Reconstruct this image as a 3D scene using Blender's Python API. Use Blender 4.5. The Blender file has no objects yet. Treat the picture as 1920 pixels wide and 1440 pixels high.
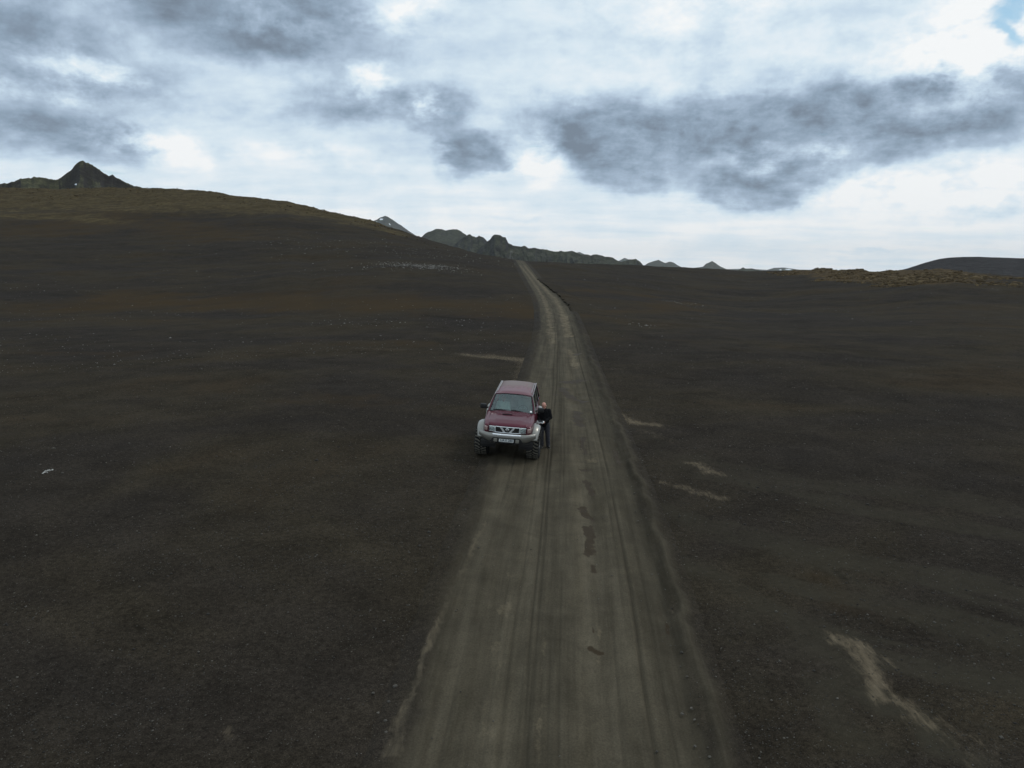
import bpy, bmesh, math, random
import numpy as np
from mathutils import Vector, Matrix, Euler

R = math.radians
C = bpy.context.scene.collection
SC = bpy.context.scene
random.seed(7)
rng = np.random.default_rng(11)

# ------------------------------------------------------------------ camera
FPX, CX, CY = 1461.0, 960.0, 720.0            # focal length in photo pixels (1920 x 1440 frame)
CAM_Z, PITCH = 7.05, R(8.3)
cam_d = bpy.data.cameras.new('camera')
cam_d.sensor_width = 36.0
cam_d.lens = FPX / 1920.0 * 36.0
cam_d.clip_start = 0.1
cam_d.clip_end = 200000.0
cam = bpy.data.objects.new('camera', cam_d)
cam.location = (0, 0, CAM_Z)
cam.rotation_euler = (R(90) - PITCH, 0, 0)
C.objects.link(cam)
SC.camera = cam


def ray(px, py):
    """world direction of a point of the picture"""
    dx, dy = (px - CX) / FPX, -(py - CY) / FPX
    c, s = math.cos(PITCH), math.sin(PITCH)
    v = np.array([dx, c + dy * s, -s + dy * c])
    return v / np.linalg.norm(v)


def azel(px, py):
    v = ray(px, py)
    return math.atan2(v[0], v[1]), math.asin(v[2])


# ------------------------------------------------------------------ view, sky, sun
SC.view_settings.view_transform = 'Standard'
SC.view_settings.look = 'None'
SC.view_settings.exposure = 0.0
SC.view_settings.gamma = 1.0
SC.view_settings.use_curve_mapping = False

SUN_EL, SUN_AZ = R(48), R(62)                 # azimuth measured from the view direction to the right
WS = 0.1
world = bpy.data.worlds.new('World')
SC.world = world
world.use_nodes = True


class NT:
    """small helper to wire nodes"""
    def __init__(self, tree):
        self.t = tree
        self.n = tree.nodes
        self.l = tree.links

    def put(self, sock, v):
        if hasattr(v, 'is_output') or isinstance(v, bpy.types.NodeSocket):
            self.l.new(v, sock)
        else:
            sock.default_value = v

    def node(self, kind, **kw):
        nd = self.n.new(kind)
        for k, v in kw.items():
            setattr(nd, k, v)
        return nd

    def math(self, op, a, b=0.0, c=None, clamp=False):
        nd = self.node('ShaderNodeMath', operation=op, use_clamp=clamp)
        self.put(nd.inputs[0], a)
        self.put(nd.inputs[1], b)
        if c is not None:
            self.put(nd.inputs[2], c)
        return nd.outputs[0]

    def vmath(self, op, a, b=None, scale=None):
        nd = self.node('ShaderNodeVectorMath', operation=op)
        self.put(nd.inputs[0], a)
        if b is not None:
            self.put(nd.inputs[1], b)
        if scale is not None:
            self.put(nd.inputs['Scale'], scale)
        return nd.outputs['Value'] if op in ('LENGTH', 'DOT_PRODUCT') else nd.outputs[0]

    def noise(self, vec, scale, detail=4, rough=0.55, dist=0.0, dims='3D', color=False):
        nd = self.node('ShaderNodeTexNoise', noise_dimensions=dims)
        self.put(nd.inputs['Vector'], vec)
        nd.inputs['Scale'].default_value = scale
        nd.inputs['Detail'].default_value = detail
        nd.inputs['Roughness'].default_value = rough
        nd.inputs['Distortion'].default_value = dist
        return nd.outputs['Color'] if color else nd.outputs['Fac']

    def mapping(self, vec, loc=(0, 0, 0), rot=(0, 0, 0), scale=(1, 1, 1), kind='POINT'):
        nd = self.node('ShaderNodeMapping', vector_type=kind)
        self.put(nd.inputs['Vector'], vec)
        nd.inputs['Location'].default_value = loc
        nd.inputs['Rotation'].default_value = rot
        nd.inputs['Scale'].default_value = scale
        return nd.outputs[0]

    def smooth(self, v, a, b, lo=0.0, hi=1.0, mode='SMOOTHSTEP'):
        nd = self.node('ShaderNodeMapRange', interpolation_type=mode)
        self.put(nd.inputs['Value'], v)
        nd.inputs['From Min'].default_value = a
        nd.inputs['From Max'].default_value = b
        nd.inputs['To Min'].default_value = lo
        nd.inputs['To Max'].default_value = hi
        return nd.outputs[0]

    def ramp(self, v, stops, mode='LINEAR'):
        nd = self.node('ShaderNodeValToRGB')
        cr = nd.color_ramp
        cr.interpolation = mode
        while len(cr.elements) < len(stops):
            cr.elements.new(0.5)
        for e, (p, c) in zip(cr.elements, stops):
            e.position = p
            e.color = (c[0], c[1], c[2], 1)
        self.put(nd.inputs[0], v)
        return nd.outputs['Color']

    def mix(self, f, a, b, mode='MIX'):
        nd = self.node('ShaderNodeMix', data_type='RGBA', blend_type=mode)
        self.put(nd.inputs[0], f)
        self.put(nd.inputs[6], a if not isinstance(a, tuple) else (*a[:3], 1))
        self.put(nd.inputs[7], b if not isinstance(b, tuple) else (*b[:3], 1))
        return nd.outputs[2]

    def sep(self, v):
        nd = self.node('ShaderNodeSeparateXYZ')
        self.put(nd.inputs[0], v)
        return nd.outputs

    def comb(self, x, y, z=0.0):
        nd = self.node('ShaderNodeCombineXYZ')
        self.put(nd.inputs[0], x)
        self.put(nd.inputs[1], y)
        self.put(nd.inputs[2], z)
        return nd.outputs[0]

    def attr(self, name):
        return self.node('ShaderNodeAttribute', attribute_name=name)


def build_sky():
    t = world.node_tree
    t.nodes.clear()
    w = NT(t)
    out = w.node('ShaderNodeOutputWorld')
    bg = w.node('ShaderNodeBackground')
    bg.inputs['Strength'].default_value = WS
    w.l.new(bg.outputs[0], out.inputs['Surface'])
    sky = w.node('ShaderNodeTexSky', sky_type='NISHITA')
    sky.sun_disc = False
    sky.sun_elevation = SUN_EL
    sky.sun_rotation = SUN_AZ
    sky.altitude = 600
    sky.air_density = 1.0
    sky.dust_density = 0.6
    gen = w.node('ShaderNodeTexCoord').outputs['Generated']
    d = w.vmath('NORMALIZE', gen)
    s = w.sep(d)
    zc = w.math('ABSOLUTE', s[2])
    # cloud sheet seen in perspective
    inv = w.math('DIVIDE', 1.0, w.math('ADD', zc, 0.09))
    p = w.vmath('SCALE', w.comb(s[0], s[1], 0.0), scale=inv)
    # direction in azimuth / elevation, warped by the cloud noise
    az = w.math('ARCTAN2', s[0], s[1])
    el = w.math('ARCSINE', s[2])
    ae = w.comb(az, el, 0.0)
    ws = w.comb(az, w.math('MULTIPLY', el, 1.55), 0.0)
    warp2 = w.noise(ws, 14.0, 4, 0.62, color=True)
    o2 = w.vmath('SCALE', w.vmath('SUBTRACT', warp2, (0.5, 0.5, 0.5)), scale=0.085)
    aw = w.vmath('ADD', ae, w.vmath('MULTIPLY', o2, (1.0, 0.55, 0.0)))

    def blob(px, py, rx, ry, rot=0.0, core=0.0):
        a, e = azel(px, py)
        q = w.mapping(aw, (a, e, 0), (0, 0, R(rot)), (rx / FPX, ry / FPX, 1), 'TEXTURE')
        return w.smooth(w.vmath('LENGTH', q), 1.0, core)

    def total(lst):
        acc = None
        for px, py, rx, ry, rot, st in lst:
            v = blob(px, py, rx, ry, rot)
            acc = w.math('MULTIPLY', v, st) if acc is None else w.math('MULTIPLY_ADD', v, st, acc)
        return acc
    # high veil: streaks that flatten towards the horizon, and billows of the lower cloud
    n_hi = w.noise(w.mapping(p, (3.1, 1.7, 0), (0, 0, 0.25), (0.55, 1.0, 1)), 1.5, 6, 0.60, 0.0)
    bil = w.noise(w.vmath('ADD', ws, (5.0, 2.0, 0.0)), 8.5, 7, 0.64, 0.15)
    bil2 = w.noise(w.vmath('ADD', ws, (1.0, 9.0, 0.0)), 19.0, 5, 0.62, 0.0)
    bil_s = w.noise(w.vmath('ADD', ws, (5.014, 2.040, 0.0)), 8.5, 7, 0.64, 0.15)
    dark = total([
        (330, 30, 640, 150, 2, 0.72), (560, 72, 330, 110, 0, 0.38), (30, 95, 270, 85, -5, 0.70), (70, 236, 340, 74, -8, 0.98),
        (330, 185, 330, 62, -4, 0.45), (640, 197, 150, 60, 0, 0.60), (745, 190, 110, 55, 0, 0.55), (832, 202, 84, 72, 0, 0.72),
        (886, 290, 100, 66, 0, 1.15), (942, 318, 52, 34, 0, 0.5), (820, 95, 400, 150, 0, 0.20), (1010, 185, 330, 120, 0, 0.14),
        (1090, 252, 220, 84, 0, 0.46), (1260, 248, 400, 100, -5, 0.66), (1195, 315, 200, 80, -8, 0.86), (1500, 225, 430, 100, 0, 0.66),
        (1388, 358, 140, 68, 5, 1.05), (1490, 330, 190, 84, 12, 0.66), (1740, 235, 400, 115, 5, 0.66), (1850, 165, 270, 100, 10, 0.45),
        (1420, 165, 560, 130, 0, 0.22), (1850, 386, 120, 34, 8, 0.62), (980, 410, 140, 12, -3, 0.35), (1640, 472, 150, 9, 0, 0.30), (1620, 487, 160, 9, 0, 0.25)])
    light = total([
        (285, 268, 150, 48, -8, 0.42), (170, 142, 150, 32, -5, 0.32), (90, 168, 150, 26, -4, 0.28), (690, 152, 76, 40, 10, 0.36), (787, 190, 42, 40, 0, 0.42),
        (1835, 82, 200, 130, 20, 0.50), (1012, 292, 70, 74, 0, 0.30), (1412, 300, 84, 40, 0, 0.36), (1545, 292, 84, 34, 0, 0.26),
        (1740, 347, 300, 70, 0, 0.34), (1290, 15, 260, 62, 0, 0.16), (745, 25, 160, 44, 18, 0.28), (1420, 95, 560, 150, 0, 0.10), (560, 285, 260, 34, -3, 0.14),
        (460, 425, 620, 60, 0, 0.12)])
    thick = w.math('MULTIPLY_ADD', dark, 0.92, w.math('MULTIPLY_ADD', w.math('SUBTRACT', bil, 0.5), 1.5, 0.06))
    thick = w.smooth(thick, 0.16, 0.92)
    b = w.math('MULTIPLY_ADD', w.math('SUBTRACT', n_hi, 0.5), 0.62, 0.71)
    b = w.math('ADD', b, w.smooth(el, R(9), R(1.2), 0.0, 0.22))
    b = w.math('MULTIPLY_ADD', w.math('MULTIPLY', light, w.smooth(bil2, 0.30, 0.66, 0.25, 1.15)), 1.3, b)
    b = w.math('MULTIPLY_ADD', w.math('SUBTRACT', bil2, 0.5), 0.26, b)
    relief = w.math('SUBTRACT', bil, bil_s)
    b = w.math('MULTIPLY_ADD', thick, -0.53, b)
    b = w.math('MULTIPLY_ADD', w.math('MULTIPLY', relief, w.math('MULTIPLY_ADD', thick, 0.8, 0.35)), 1.25, b)
    cloud = w.ramp(b, [(0.0, (0.185, 0.236, 0.302)), (0.2, (0.272, 0.358, 0.462)), (0.40, (0.395, 0.500, 0.628)), (0.58, (0.552, 0.680, 0.807)),
                       (0.72, (0.69, 0.808, 0.893)), (0.85, (0.80, 0.878, 0.932)), (1.0, (0.935, 0.955, 0.962))], 'LINEAR')
    cloud = w.vmath('SCALE', cloud, scale=1.0 / WS)
    # thin places where blue sky shows
    gap = w.math('ADD', blob(1900, 18, 62, 20, 15, 0.2), blob(1888, 56, 46, 15, -20, 0.2), clamp=True)
    gap2 = w.smooth(w.noise(p, 1.9, 3, 0.6), 0.66, 0.80)
    gap = w.math('MAXIMUM', w.math('MULTIPLY', gap, 0.75), w.math('MULTIPLY', gap2, 0.5))
    nish = w.vmath('MULTIPLY', sky.outputs[0], (0.72, 1.08, 1.05))     # camera white balance of the blue
    col = w.mix(gap, cloud, nish)
    # below the horizon only the dull ground level is met
    col = w.mix(w.smooth(s[2], -0.01, -0.06), col, (0.6, 0.6, 0.55))
    w.l.new(col, bg.inputs['Color'])


build_sky()
world.cycles.sampling_method = 'MANUAL'
world.cycles.sample_map_resolution = 512
SC.cycles.max_bounces = 6
SC.cycles.diffuse_bounces = 2
SC.cycles.glossy_bounces = 3
SC.cycles.transparent_max_bounces = 12
SC.cycles.volume_bounces = 0

sun_d = bpy.data.lights.new('sun', 'SUN')
sun_d.energy = 0.8
sun_d.angle = R(14)
sun_d.color = (1.0, 0.95, 0.88)
sun = bpy.data.objects.new('sun', sun_d)
sun.rotation_euler = (R(90) - SUN_EL, 0, -SUN_AZ + math.pi)
# a sun lamp shines along its local -Z; aim that axis away from the sun's place in the sky
sd = Vector((math.sin(SUN_AZ) * math.cos(SUN_EL), math.cos(SUN_AZ) * math.cos(SUN_EL), math.sin(SUN_EL)))
sun.rotation_euler = sd.to_track_quat('Z', 'Y').to_euler()
sun.location = (30, -20, 60)
C.objects.link(sun)


# ------------------------------------------------------------------ object helpers
def tag(o, label, cat=None, group=None, kind=None):
    o['label'] = label
    if cat:
        o['category'] = cat
    if group:
        o['group'] = group
    if kind:
        o['kind'] = kind
    return o


def mesh_obj(name, verts, faces, mat=None, parent=None, smooth=False):
    me = bpy.data.meshes.new(name)
    if isinstance(verts, np.ndarray) and isinstance(faces, np.ndarray):
        nv, nf, k = len(verts), len(faces), faces.shape[1]
        me.vertices.add(nv)
        me.vertices.foreach_set('co', np.ascontiguousarray(verts, dtype=np.float32).ravel())
        me.loops.add(nf * k)
        me.loops.foreach_set('vertex_index', np.ascontiguousarray(faces, dtype=np.int32).ravel())
        me.polygons.add(nf)
        me.polygons.foreach_set('loop_start', np.arange(0, nf * k, k, dtype=np.int32))
        me.polygons.foreach_set('loop_total', np.full(nf, k, dtype=np.int32))
        me.update(calc_edges=True)
    else:
        me.from_pydata([tuple(v) for v in verts], [], [tuple(f) for f in faces])
        me.update()
    if smooth:
        me.polygons.foreach_set('use_smooth', np.ones(len(me.polygons), dtype=bool))
    o = bpy.data.objects.new(name, me)
    C.objects.link(o)
    if mat:
        me.materials.append(mat)
    if parent:
        o.parent = parent
    return o


def bm_obj(name, bm, mat=None, parent=None, smooth=False, angle=None):
    me = bpy.data.meshes.new(name)
    bmesh.ops.recalc_face_normals(bm, faces=bm.faces[:])
    if angle is not None:
        for f in bm.faces:
            f.smooth = True
        for e in bm.edges:
            e.smooth = not (len(e.link_faces) == 2 and e.calc_face_angle(0) > R(angle))
    elif smooth:
        for f in bm.faces:
            f.smooth = True
    bm.to_mesh(me)
    bm.free()
    o = bpy.data.objects.new(name, me)
    C.objects.link(o)
    if mat:
        me.materials.append(mat)
    if parent:
        o.parent = parent
    return o


def empty(name, loc=(0, 0, 0), rot=(0, 0, 0), parent=None):
    o = bpy.data.objects.new(name, None)
    o.location = loc
    o.rotation_euler = rot
    o.empty_display_size = 0.2
    C.objects.link(o)
    if parent:
        o.parent = parent
    return o


def grid_faces(nu, nv, wrap=False):
    i = np.arange(nu - 1)[:, None]
    j = np.arange(nv if wrap else nv - 1)[None, :]
    j2 = (j + 1) % nv
    f = np.stack([i * nv + j + 0 * i, i * nv + j2, (i + 1) * nv + j2, (i + 1) * nv + j], -1)
    return f.reshape(-1, 4)


def set_attr(o, name, arr):
    a = o.data.attributes.new(name, 'FLOAT', 'POINT')
    a.data.foreach_set('value', np.ascontiguousarray(arr, dtype=np.float32).ravel())


# ------------------------------------------------------------------ numpy noise
def _h(ix, iy, seed):
    n = (ix.astype(np.int64) * 374761393 + iy.astype(np.int64) * 668265263 + seed * 974711) & 0xFFFFFFFF
    n = ((n ^ (n >> 13)) * 1274126177) & 0xFFFFFFFF
    n = n ^ (n >> 16)
    return (n & 0xFFFFFF) / float(0xFFFFFF)


def vnoise(x, y, seed=0):
    x = np.asarray(x, float)
    y = np.asarray(y, float)
    ix, iy = np.floor(x), np.floor(y)
    fx, fy = x - ix, y - iy
    ux, uy = fx * fx * fx * (fx * (fx * 6 - 15) + 10), fy * fy * fy * (fy * (fy * 6 - 15) + 10)
    a, b = _h(ix, iy, seed), _h(ix + 1, iy, seed)
    c, d = _h(ix, iy + 1, seed), _h(ix + 1, iy + 1, seed)
    return (a + (b - a) * ux) * (1 - uy) + (c + (d - c) * ux) * uy


def fbm(x, y, seed=0, octv=5, gain=0.5, lac=2.03):
    s, amp, tot = 0.0, 1.0, 0.0
    for k in range(octv):
        s = s + amp * vnoise(x, y, seed + k * 17)
        tot += amp
        amp *= gain
        x = np.asarray(x) * lac + 13.7
        y = np.asarray(y) * lac + 7.1
    return s / tot


def ridged(x, y, seed=0, octv=5, gain=0.5):
    s, amp, tot = 0.0, 1.0, 0.0
    for k in range(octv):
        s = s + amp * (1 - np.abs(2 * vnoise(x, y, seed + k * 31) - 1))
        tot += amp
        amp *= gain
        x = np.asarray(x) * 2.07 + 5.3
        y = np.asarray(y) * 2.07 + 9.9
    return s / tot


def sstep(a, b, x):
    t = np.clip((np.asarray(x, float) - a) / (b - a), 0, 1)
    return t * t * (3 - 2 * t)


# ------------------------------------------------------------------ terrain shape
# skyline of the ash plain and its hill: picture point, distance of the crest in metres, steepness
CREST = [(-1500, 372, 640, 1.5), (-700, 350, 640, 1.7), (0, 351, 600, 1.9), (100, 352, 590, 1.9), (265, 352, 560, 1.9),
         (310, 353, 545, 1.9), (370, 356.5, 530, 1.9), (400, 360, 520, 1.85), (460, 368, 500, 1.8), (540, 378, 470, 1.7), (580, 388, 455, 1.7),
         (620, 397, 440, 1.6), (700, 415, 405, 1.5), (780, 442, 365, 1.35), (850, 462, 330, 1.22),
         (900, 475, 305, 1.12), (960, 486, 280, 1.05), (980, 489.5, 273, 1.05), (1050, 491.5, 290, 1.05),
         (1100, 494, 305, 1.05), (1200, 498.5, 350, 1.05), (1300, 504.5, 400, 1.05), (1400, 508.5, 450, 1.05),
         (1480, 508.5, 430, 1.05), (1530, 507, 380, 1.05), (1560, 508, 350, 1.1), (1640, 511, 290, 1.25), (1700, 509, 262, 1.35),
         (1740, 507.5, 252, 1.4), (1770, 508, 246, 1.4), (1830, 513, 238, 1.35), (1920, 519, 228, 1.3),
         (2300, 535, 220, 1.2), (3200, 560, 220, 1.1)]
SLOPE = 0.046
Z0 = -0.046 * 27.0                            # ground level below the camera; level 0 is at the car
_ca, _cz, _cr, _ck = [], [], [], []
for px, py, rr, kk in CREST:
    v = ray(px, py)
    h = math.hypot(v[0], v[1])
    _ca.append(math.atan2(v[0], v[1]))
    _cz.append(CAM_Z + rr * v[2] / h)
    _cr.append(rr)
    _ck.append(kk)
_ca = [-math.pi, -2.0] + _ca + [2.0, math.pi]
_cz = [-6, 4] + _cz + [2, -6]
_cr = [500, 600] + _cr + [400, 500]
_ck = [1.0, 1.2] + _ck + [1.0, 1.0]


def terrain_base(x, y):
    """smooth shape of the plain"""
    x = np.asarray(x, float)
    y = np.asarray(y, float)
    r = np.hypot(x, y) + 1e-6
    th = np.arctan2(x, y)
    zr = np.interp(th, _ca, _cz)
    rr = np.interp(th, _ca, _cr)
    kk = np.interp(th, _ca, _ck)
    t = r / rr
    up = Z0 + (zr - Z0) * np.minimum(t, 1.0) ** kk
    q = np.clip(t - 1.0, 0, None)
    down = zr + 0.0 * q
    drop = (zr + 25.0) * (1 - np.exp(-(q * 1.1) ** 1.5))
    za = np.where(t <= 1.0, up, down - drop)
    zp = Z0 + SLOPE * y
    zp = zp - 0.063 * np.clip(x + 0.1, -2.6, 1.5) * sstep(14, 23, y) * (1 - sstep(36, 50, y))   # the hillside falls to the right here
    w = sstep(45, 130, r)
    return zp * (1 - w) + za * w


def at(px, py, zoff=0.0):
    """ground point seen at a place of the photograph"""
    v = ray(px, py)
    lo, hi = None, None
    ts = np.geomspace(5, 900, 700)
    P = ts[:, None] * v[None, :] + np.array([0, 0, CAM_Z])
    dz = P[:, 2] - terrain_base(P[:, 0], P[:, 1]) - zoff
    k = np.argmax(dz < 0)
    if dz[k] >= 0:
        k = int(np.argmin(dz))
        return P[k]
    lo, hi = ts[k - 1], ts[k]
    for _ in range(40):
        m = 0.5 * (lo + hi)
        p = v * m
        if p[2] + CAM_Z - terrain_base(p[0], p[1]) - zoff > 0:
            lo = m
        else:
            hi = m
    p = v * hi
    p[2] += CAM_Z
    return p


# the track: its left and right edge in the photograph
EDGE = [(1440, 768, 1318), (1300, 802, 1284), (1200, 830, 1262), (1100, 862, 1238), (1000, 893, 1210), (900, 928, 1180),
        (860, 941, 1166), (800, 962, 1146), (760, 978, 1131), (720, 992, 1116), (680, 1002, 1102), (640, 1013, 1090),
        (610, 1017, 1080), (580, 1014, 1069), (570, 1012, 1061), (555, 1006, 1047), (545, 1000, 1035), (535, 994, 1022), (520, 985, 1007), (508, 978, 998),
        (499, 973.5, 991), (492, 969, 985)]
_ry, _rx, _rw = [], [], []
for py, l, r_ in EDGE:
    a, b = at(l, py), at(r_, py)
    _ry.append((a[1] + b[1]) / 2)
    _rx.append((a[0] + b[0]) / 2)
    _rw.append(abs(b[0] - a[0]) / 2)
_ry, _rx, _rw = map(np.array, (_ry, _rx, _rw))
_o = np.argsort(_ry)
_ry, _rx, _rw = _ry[_o], _rx[_o], _rw[_o]
_ys = np.concatenate([np.arange(-60, 320, 0.5)])
_sx = np.interp(_ys, _ry, _rx)
_sl0 = (_rx[1] - _rx[0]) / (_ry[1] - _ry[0])
_sx = np.where(_ys < _ry[0], _rx[0] + _sl0 * (_ys - _ry[0]), _sx)
_sl1 = (_rx[-1] - _rx[-2]) / (_ry[-1] - _ry[-2])
_sx = np.where(_ys > _ry[-1], _rx[-1] + _sl1 * (_ys - _ry[-1]), _sx)
_sw = np.interp(_ys, _ry, _rw)
for _ in range(2):                             # smooth the traced line, more with distance
    k = 9
    ker = np.ones(k) / k
    _sx = np.convolve(np.pad(_sx, k // 2, mode='reflect', reflect_type='odd'), ker, 'valid')
    _sw = np.convolve(np.pad(_sw, k // 2, mode='edge'), ker, 'valid')


def road_x(y):
    return np.interp(y, _ys, _sx)


def road_w(y):
    return np.interp(y, _ys, _sw)


def road_dist(x, y):
    return np.abs(x - road_x(y)) - road_w(y)


def rough_mask(x, y):
    """rocky outcrop on the right and rocky crest of the hill"""
    r = np.hypot(x, y)
    th = np.arctan2(x, y)
    rr = np.interp(th, _ca, _cr)
    t = r / rr
    a0 = azel(1420, 540)[0]
    a1 = azel(1960, 540)[0]
    n = fbm(x * 0.035, y * 0.035, 5, 4)
    out = sstep(a0, a0 + 0.06, th) * (1 - sstep(a1 - 0.16, a1 + 0.05, th)) * sstep(0.66, 0.80, t + (n - 0.5) * 0.28) * (1 - sstep(1.15, 1.4, t))
    hill = (1 - sstep(azel(690, 500)[0], azel(860, 500)[0], th)) * sstep(0.80, 0.97, t + (n - 0.5) * 0.22) * (1 - sstep(1.3, 1.6, t))
    return out, hill


def terrain(x, y):
    x = np.asarray(x, float)
    y = np.asarray(y, float)
    z = terrain_base(x, y)
    r = np.hypot(x, y)
    rd = road_dist(x, y)
    near = sstep(1.2, 9.0, rd)
    keep = 1 - sstep(700, 1500, r)
    z = z + near * keep * sstep(20, 160, r) * (fbm(x * 0.02, y * 0.02, 3, 5) - 0.5) * 2.0
    z = z + near * keep * (fbm(x * 0.11, y * 0.11, 8, 4) - 0.5) * (0.22 + 0.5 * sstep(100, 300, r))
    z = z + sstep(0.6, 3, rd) * (1 - sstep(60, 140, r)) * (fbm(x * 0.8, y * 0.8, 21, 4) - 0.5) * 0.07
    out, hill = rough_mask(x, y)
    z = z + out * (ridged(x * 0.05, y * 0.09, 41, 5) - 0.55) * 1.3 + out * (fbm(x * 0.5, y * 0.5, 43, 3) - .5) * 0.5
    z = z + hill * (ridged(x * 0.06, y * 0.06, 51, 4) - 0.55) * 0.9 + hill * (fbm(x * 0.4, y * 0.4, 43, 3) - .5) * 0.5
    z = z - 0.10 * (1 - sstep(-0.4, 1.1, rd)) * (1 - sstep(330, 360, r))     # bed of the track
    return z


def streak_mask(x, y, pts, w, jag=0.5, seed=1, freq=1.0):
    """how far a point lies inside a ragged streak along picture points"""
    g = [at(*p)[:2] for p in pts]
    G = np.array(g)
    res = np.zeros(len(x))
    m = 2.4 * w + 0.1
    sel = np.nonzero((x > G[:, 0].min() - m) & (x < G[:, 0].max() + m) & (y > G[:, 1].min() - m) & (y < G[:, 1].max() + m))[0]
    x, y = x[sel], y[sel]
    nx = (fbm(x * freq / w, y * freq / w, seed, 4) - 0.5) * w * 2.4 * jag
    ny = (fbm(x * freq / w, y * freq / w, seed + 60, 4) - 0.5) * w * 2.4 * jag
    X, Y = x + nx, y + ny
    best = np.full(len(x), 1e9)
    for a, b in zip(g[:-1], g[1:]):
        d = b - a
        L = max(d @ d, 1e-6)
        t = np.clip(((X - a[0]) * d[0] + (Y - a[1]) * d[1]) / L, 0, 1)
        best = np.minimum(best, np.hypot(X - a[0] - t * d[0], Y - a[1] - t * d[1]))
    res[sel] = 1 - sstep(0.0, 1.15 * w, best)
    return res


# ------------------------------------------------------------------ materials
def new_mat(name):
    m = bpy.data.materials.new(name)
    m.use_nodes = True
    m.node_tree.nodes.clear()
    w = NT(m.node_tree)
    out = w.node('ShaderNodeOutputMaterial')
    return m, w, out


def principled(w, out, color, rough=0.8, metal=0.0, spec=0.5, normal=None, coat=0.0):
    b = w.node('ShaderNodeBsdfPrincipled')
    w.put(b.inputs['Base Color'], (*color[:3], 1) if isinstance(color, tuple) else color)
    w.put(b.inputs['Roughness'], rough)
    w.put(b.inputs['Metallic'], metal)
    b.inputs['Specular IOR Level'].default_value = spec
    b.inputs['Coat Weight'].default_value = coat
    b.inputs['Coat Roughness'].default_value = 0.06
    if normal is not None:
        w.l.new(normal, b.inputs['Normal'])
    w.l.new(b.outputs[0], out.inputs['Surface'])
    return b


def bump(w, h, strength=0.5, dist=0.02):
    nd = w.node('ShaderNodeBump')
    nd.inputs['Strength'].default_value = strength
    nd.inputs['Distance'].default_value = dist
    w.l.new(h, nd.inputs['Height'])
    return nd.outputs[0]


def simple_mat(name, color, rough=0.6, metal=0.0, spec=0.5, coat=0.0, vary=0.25, scale=20.0, dust=0.0):
    m, w, out = new_mat(name)
    pos = w.node('ShaderNodeTexCoord').outputs['Object']
    n = w.noise(pos, scale, 5, 0.6)
    f = w.smooth(n, 0.3, 0.7, 1 - vary, 1 + vary, 'LINEAR')
    col = w.vmath('SCALE', (color[0], color[1], color[2]), scale=f)
    if dust:
        n2 = w.noise(pos, scale * 0.2, 6, 0.65)
        col = w.mix(w.math('MULTIPLY', w.smooth(n2, 0.4, 0.75), dust), col, (0.13, 0.115, 0.09))
    ro = w.smooth(n, 0.2, 0.8, max(rough - 0.1, 0.02), min(rough + 0.1, 1.0), 'LINEAR')
    principled(w, out, col, ro, metal, spec, None, coat)
    return m


def ash_colour(w, pos):
    """dark volcanic ash with grit, used by the plain and by the edges of the track"""
    big = w.noise(w.mapping(pos, scale=(1.0, 1.6, 1.0)), 0.045, 4, 0.6, 0.6)
    mid = w.noise(pos, 0.42, 5, 0.72, 0.3)
    fine = w.noise(pos, 8.0, 4, 0.8)
    grit = w.noise(pos, 38.0, 3, 0.75)
    base = w.ramp(big, [(0.36, (0.0240, 0.0200, 0.0165)), (0.47, (0.0268, 0.0219, 0.0167)), (0.55, (0.0312, 0.0252, 0.0172)), (0.66, (0.0335, 0.0248, 0.0154))])
    base = w.vmath('SCALE', base, scale=w.smooth(mid, 0.3, 0.7, 0.72, 1.28, 'LINEAR'))
    base = w.vmath('SCALE', base, scale=w.smooth(fine, 0.3, 0.7, 0.56, 1.44, 'LINEAR'))
    base = w.vmath('SCALE', base, scale=w.smooth(grit, 0.3, 0.7, 0.35, 1.65, 'LINEAR'))
    vor = w.node('ShaderNodeTexVoronoi', feature='F1')
    w.l.new(pos, vor.inputs['Vector'])
    vor.inputs['Scale'].default_value = 29.0
    vs = w.sep(vor.outputs['Color'])
    pe = w.math('MULTIPLY', w.smooth(vor.outputs['Distance'], 0.34, 0.16), w.smooth(vs[0], 0.84, 0.99))
    tone = w.ramp(vs[1], [(0.0, (0.05, 0.045, 0.04)), (0.55, (0.10, 0.093, 0.085)), (0.9, (0.155, 0.135, 0.10)), (1.0, (0.22, 0.21, 0.20))])
    base = w.mix(w.math('MULTIPLY', pe, 0.85), base, tone)
    h = w.math('ADD', w.math('MULTIPLY', fine, 0.6), w.math('MULTIPLY', grit, 0.25))
    h = w.math('ADD', h, w.math('MULTIPLY', pe, 0.5))
    return base, h


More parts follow.
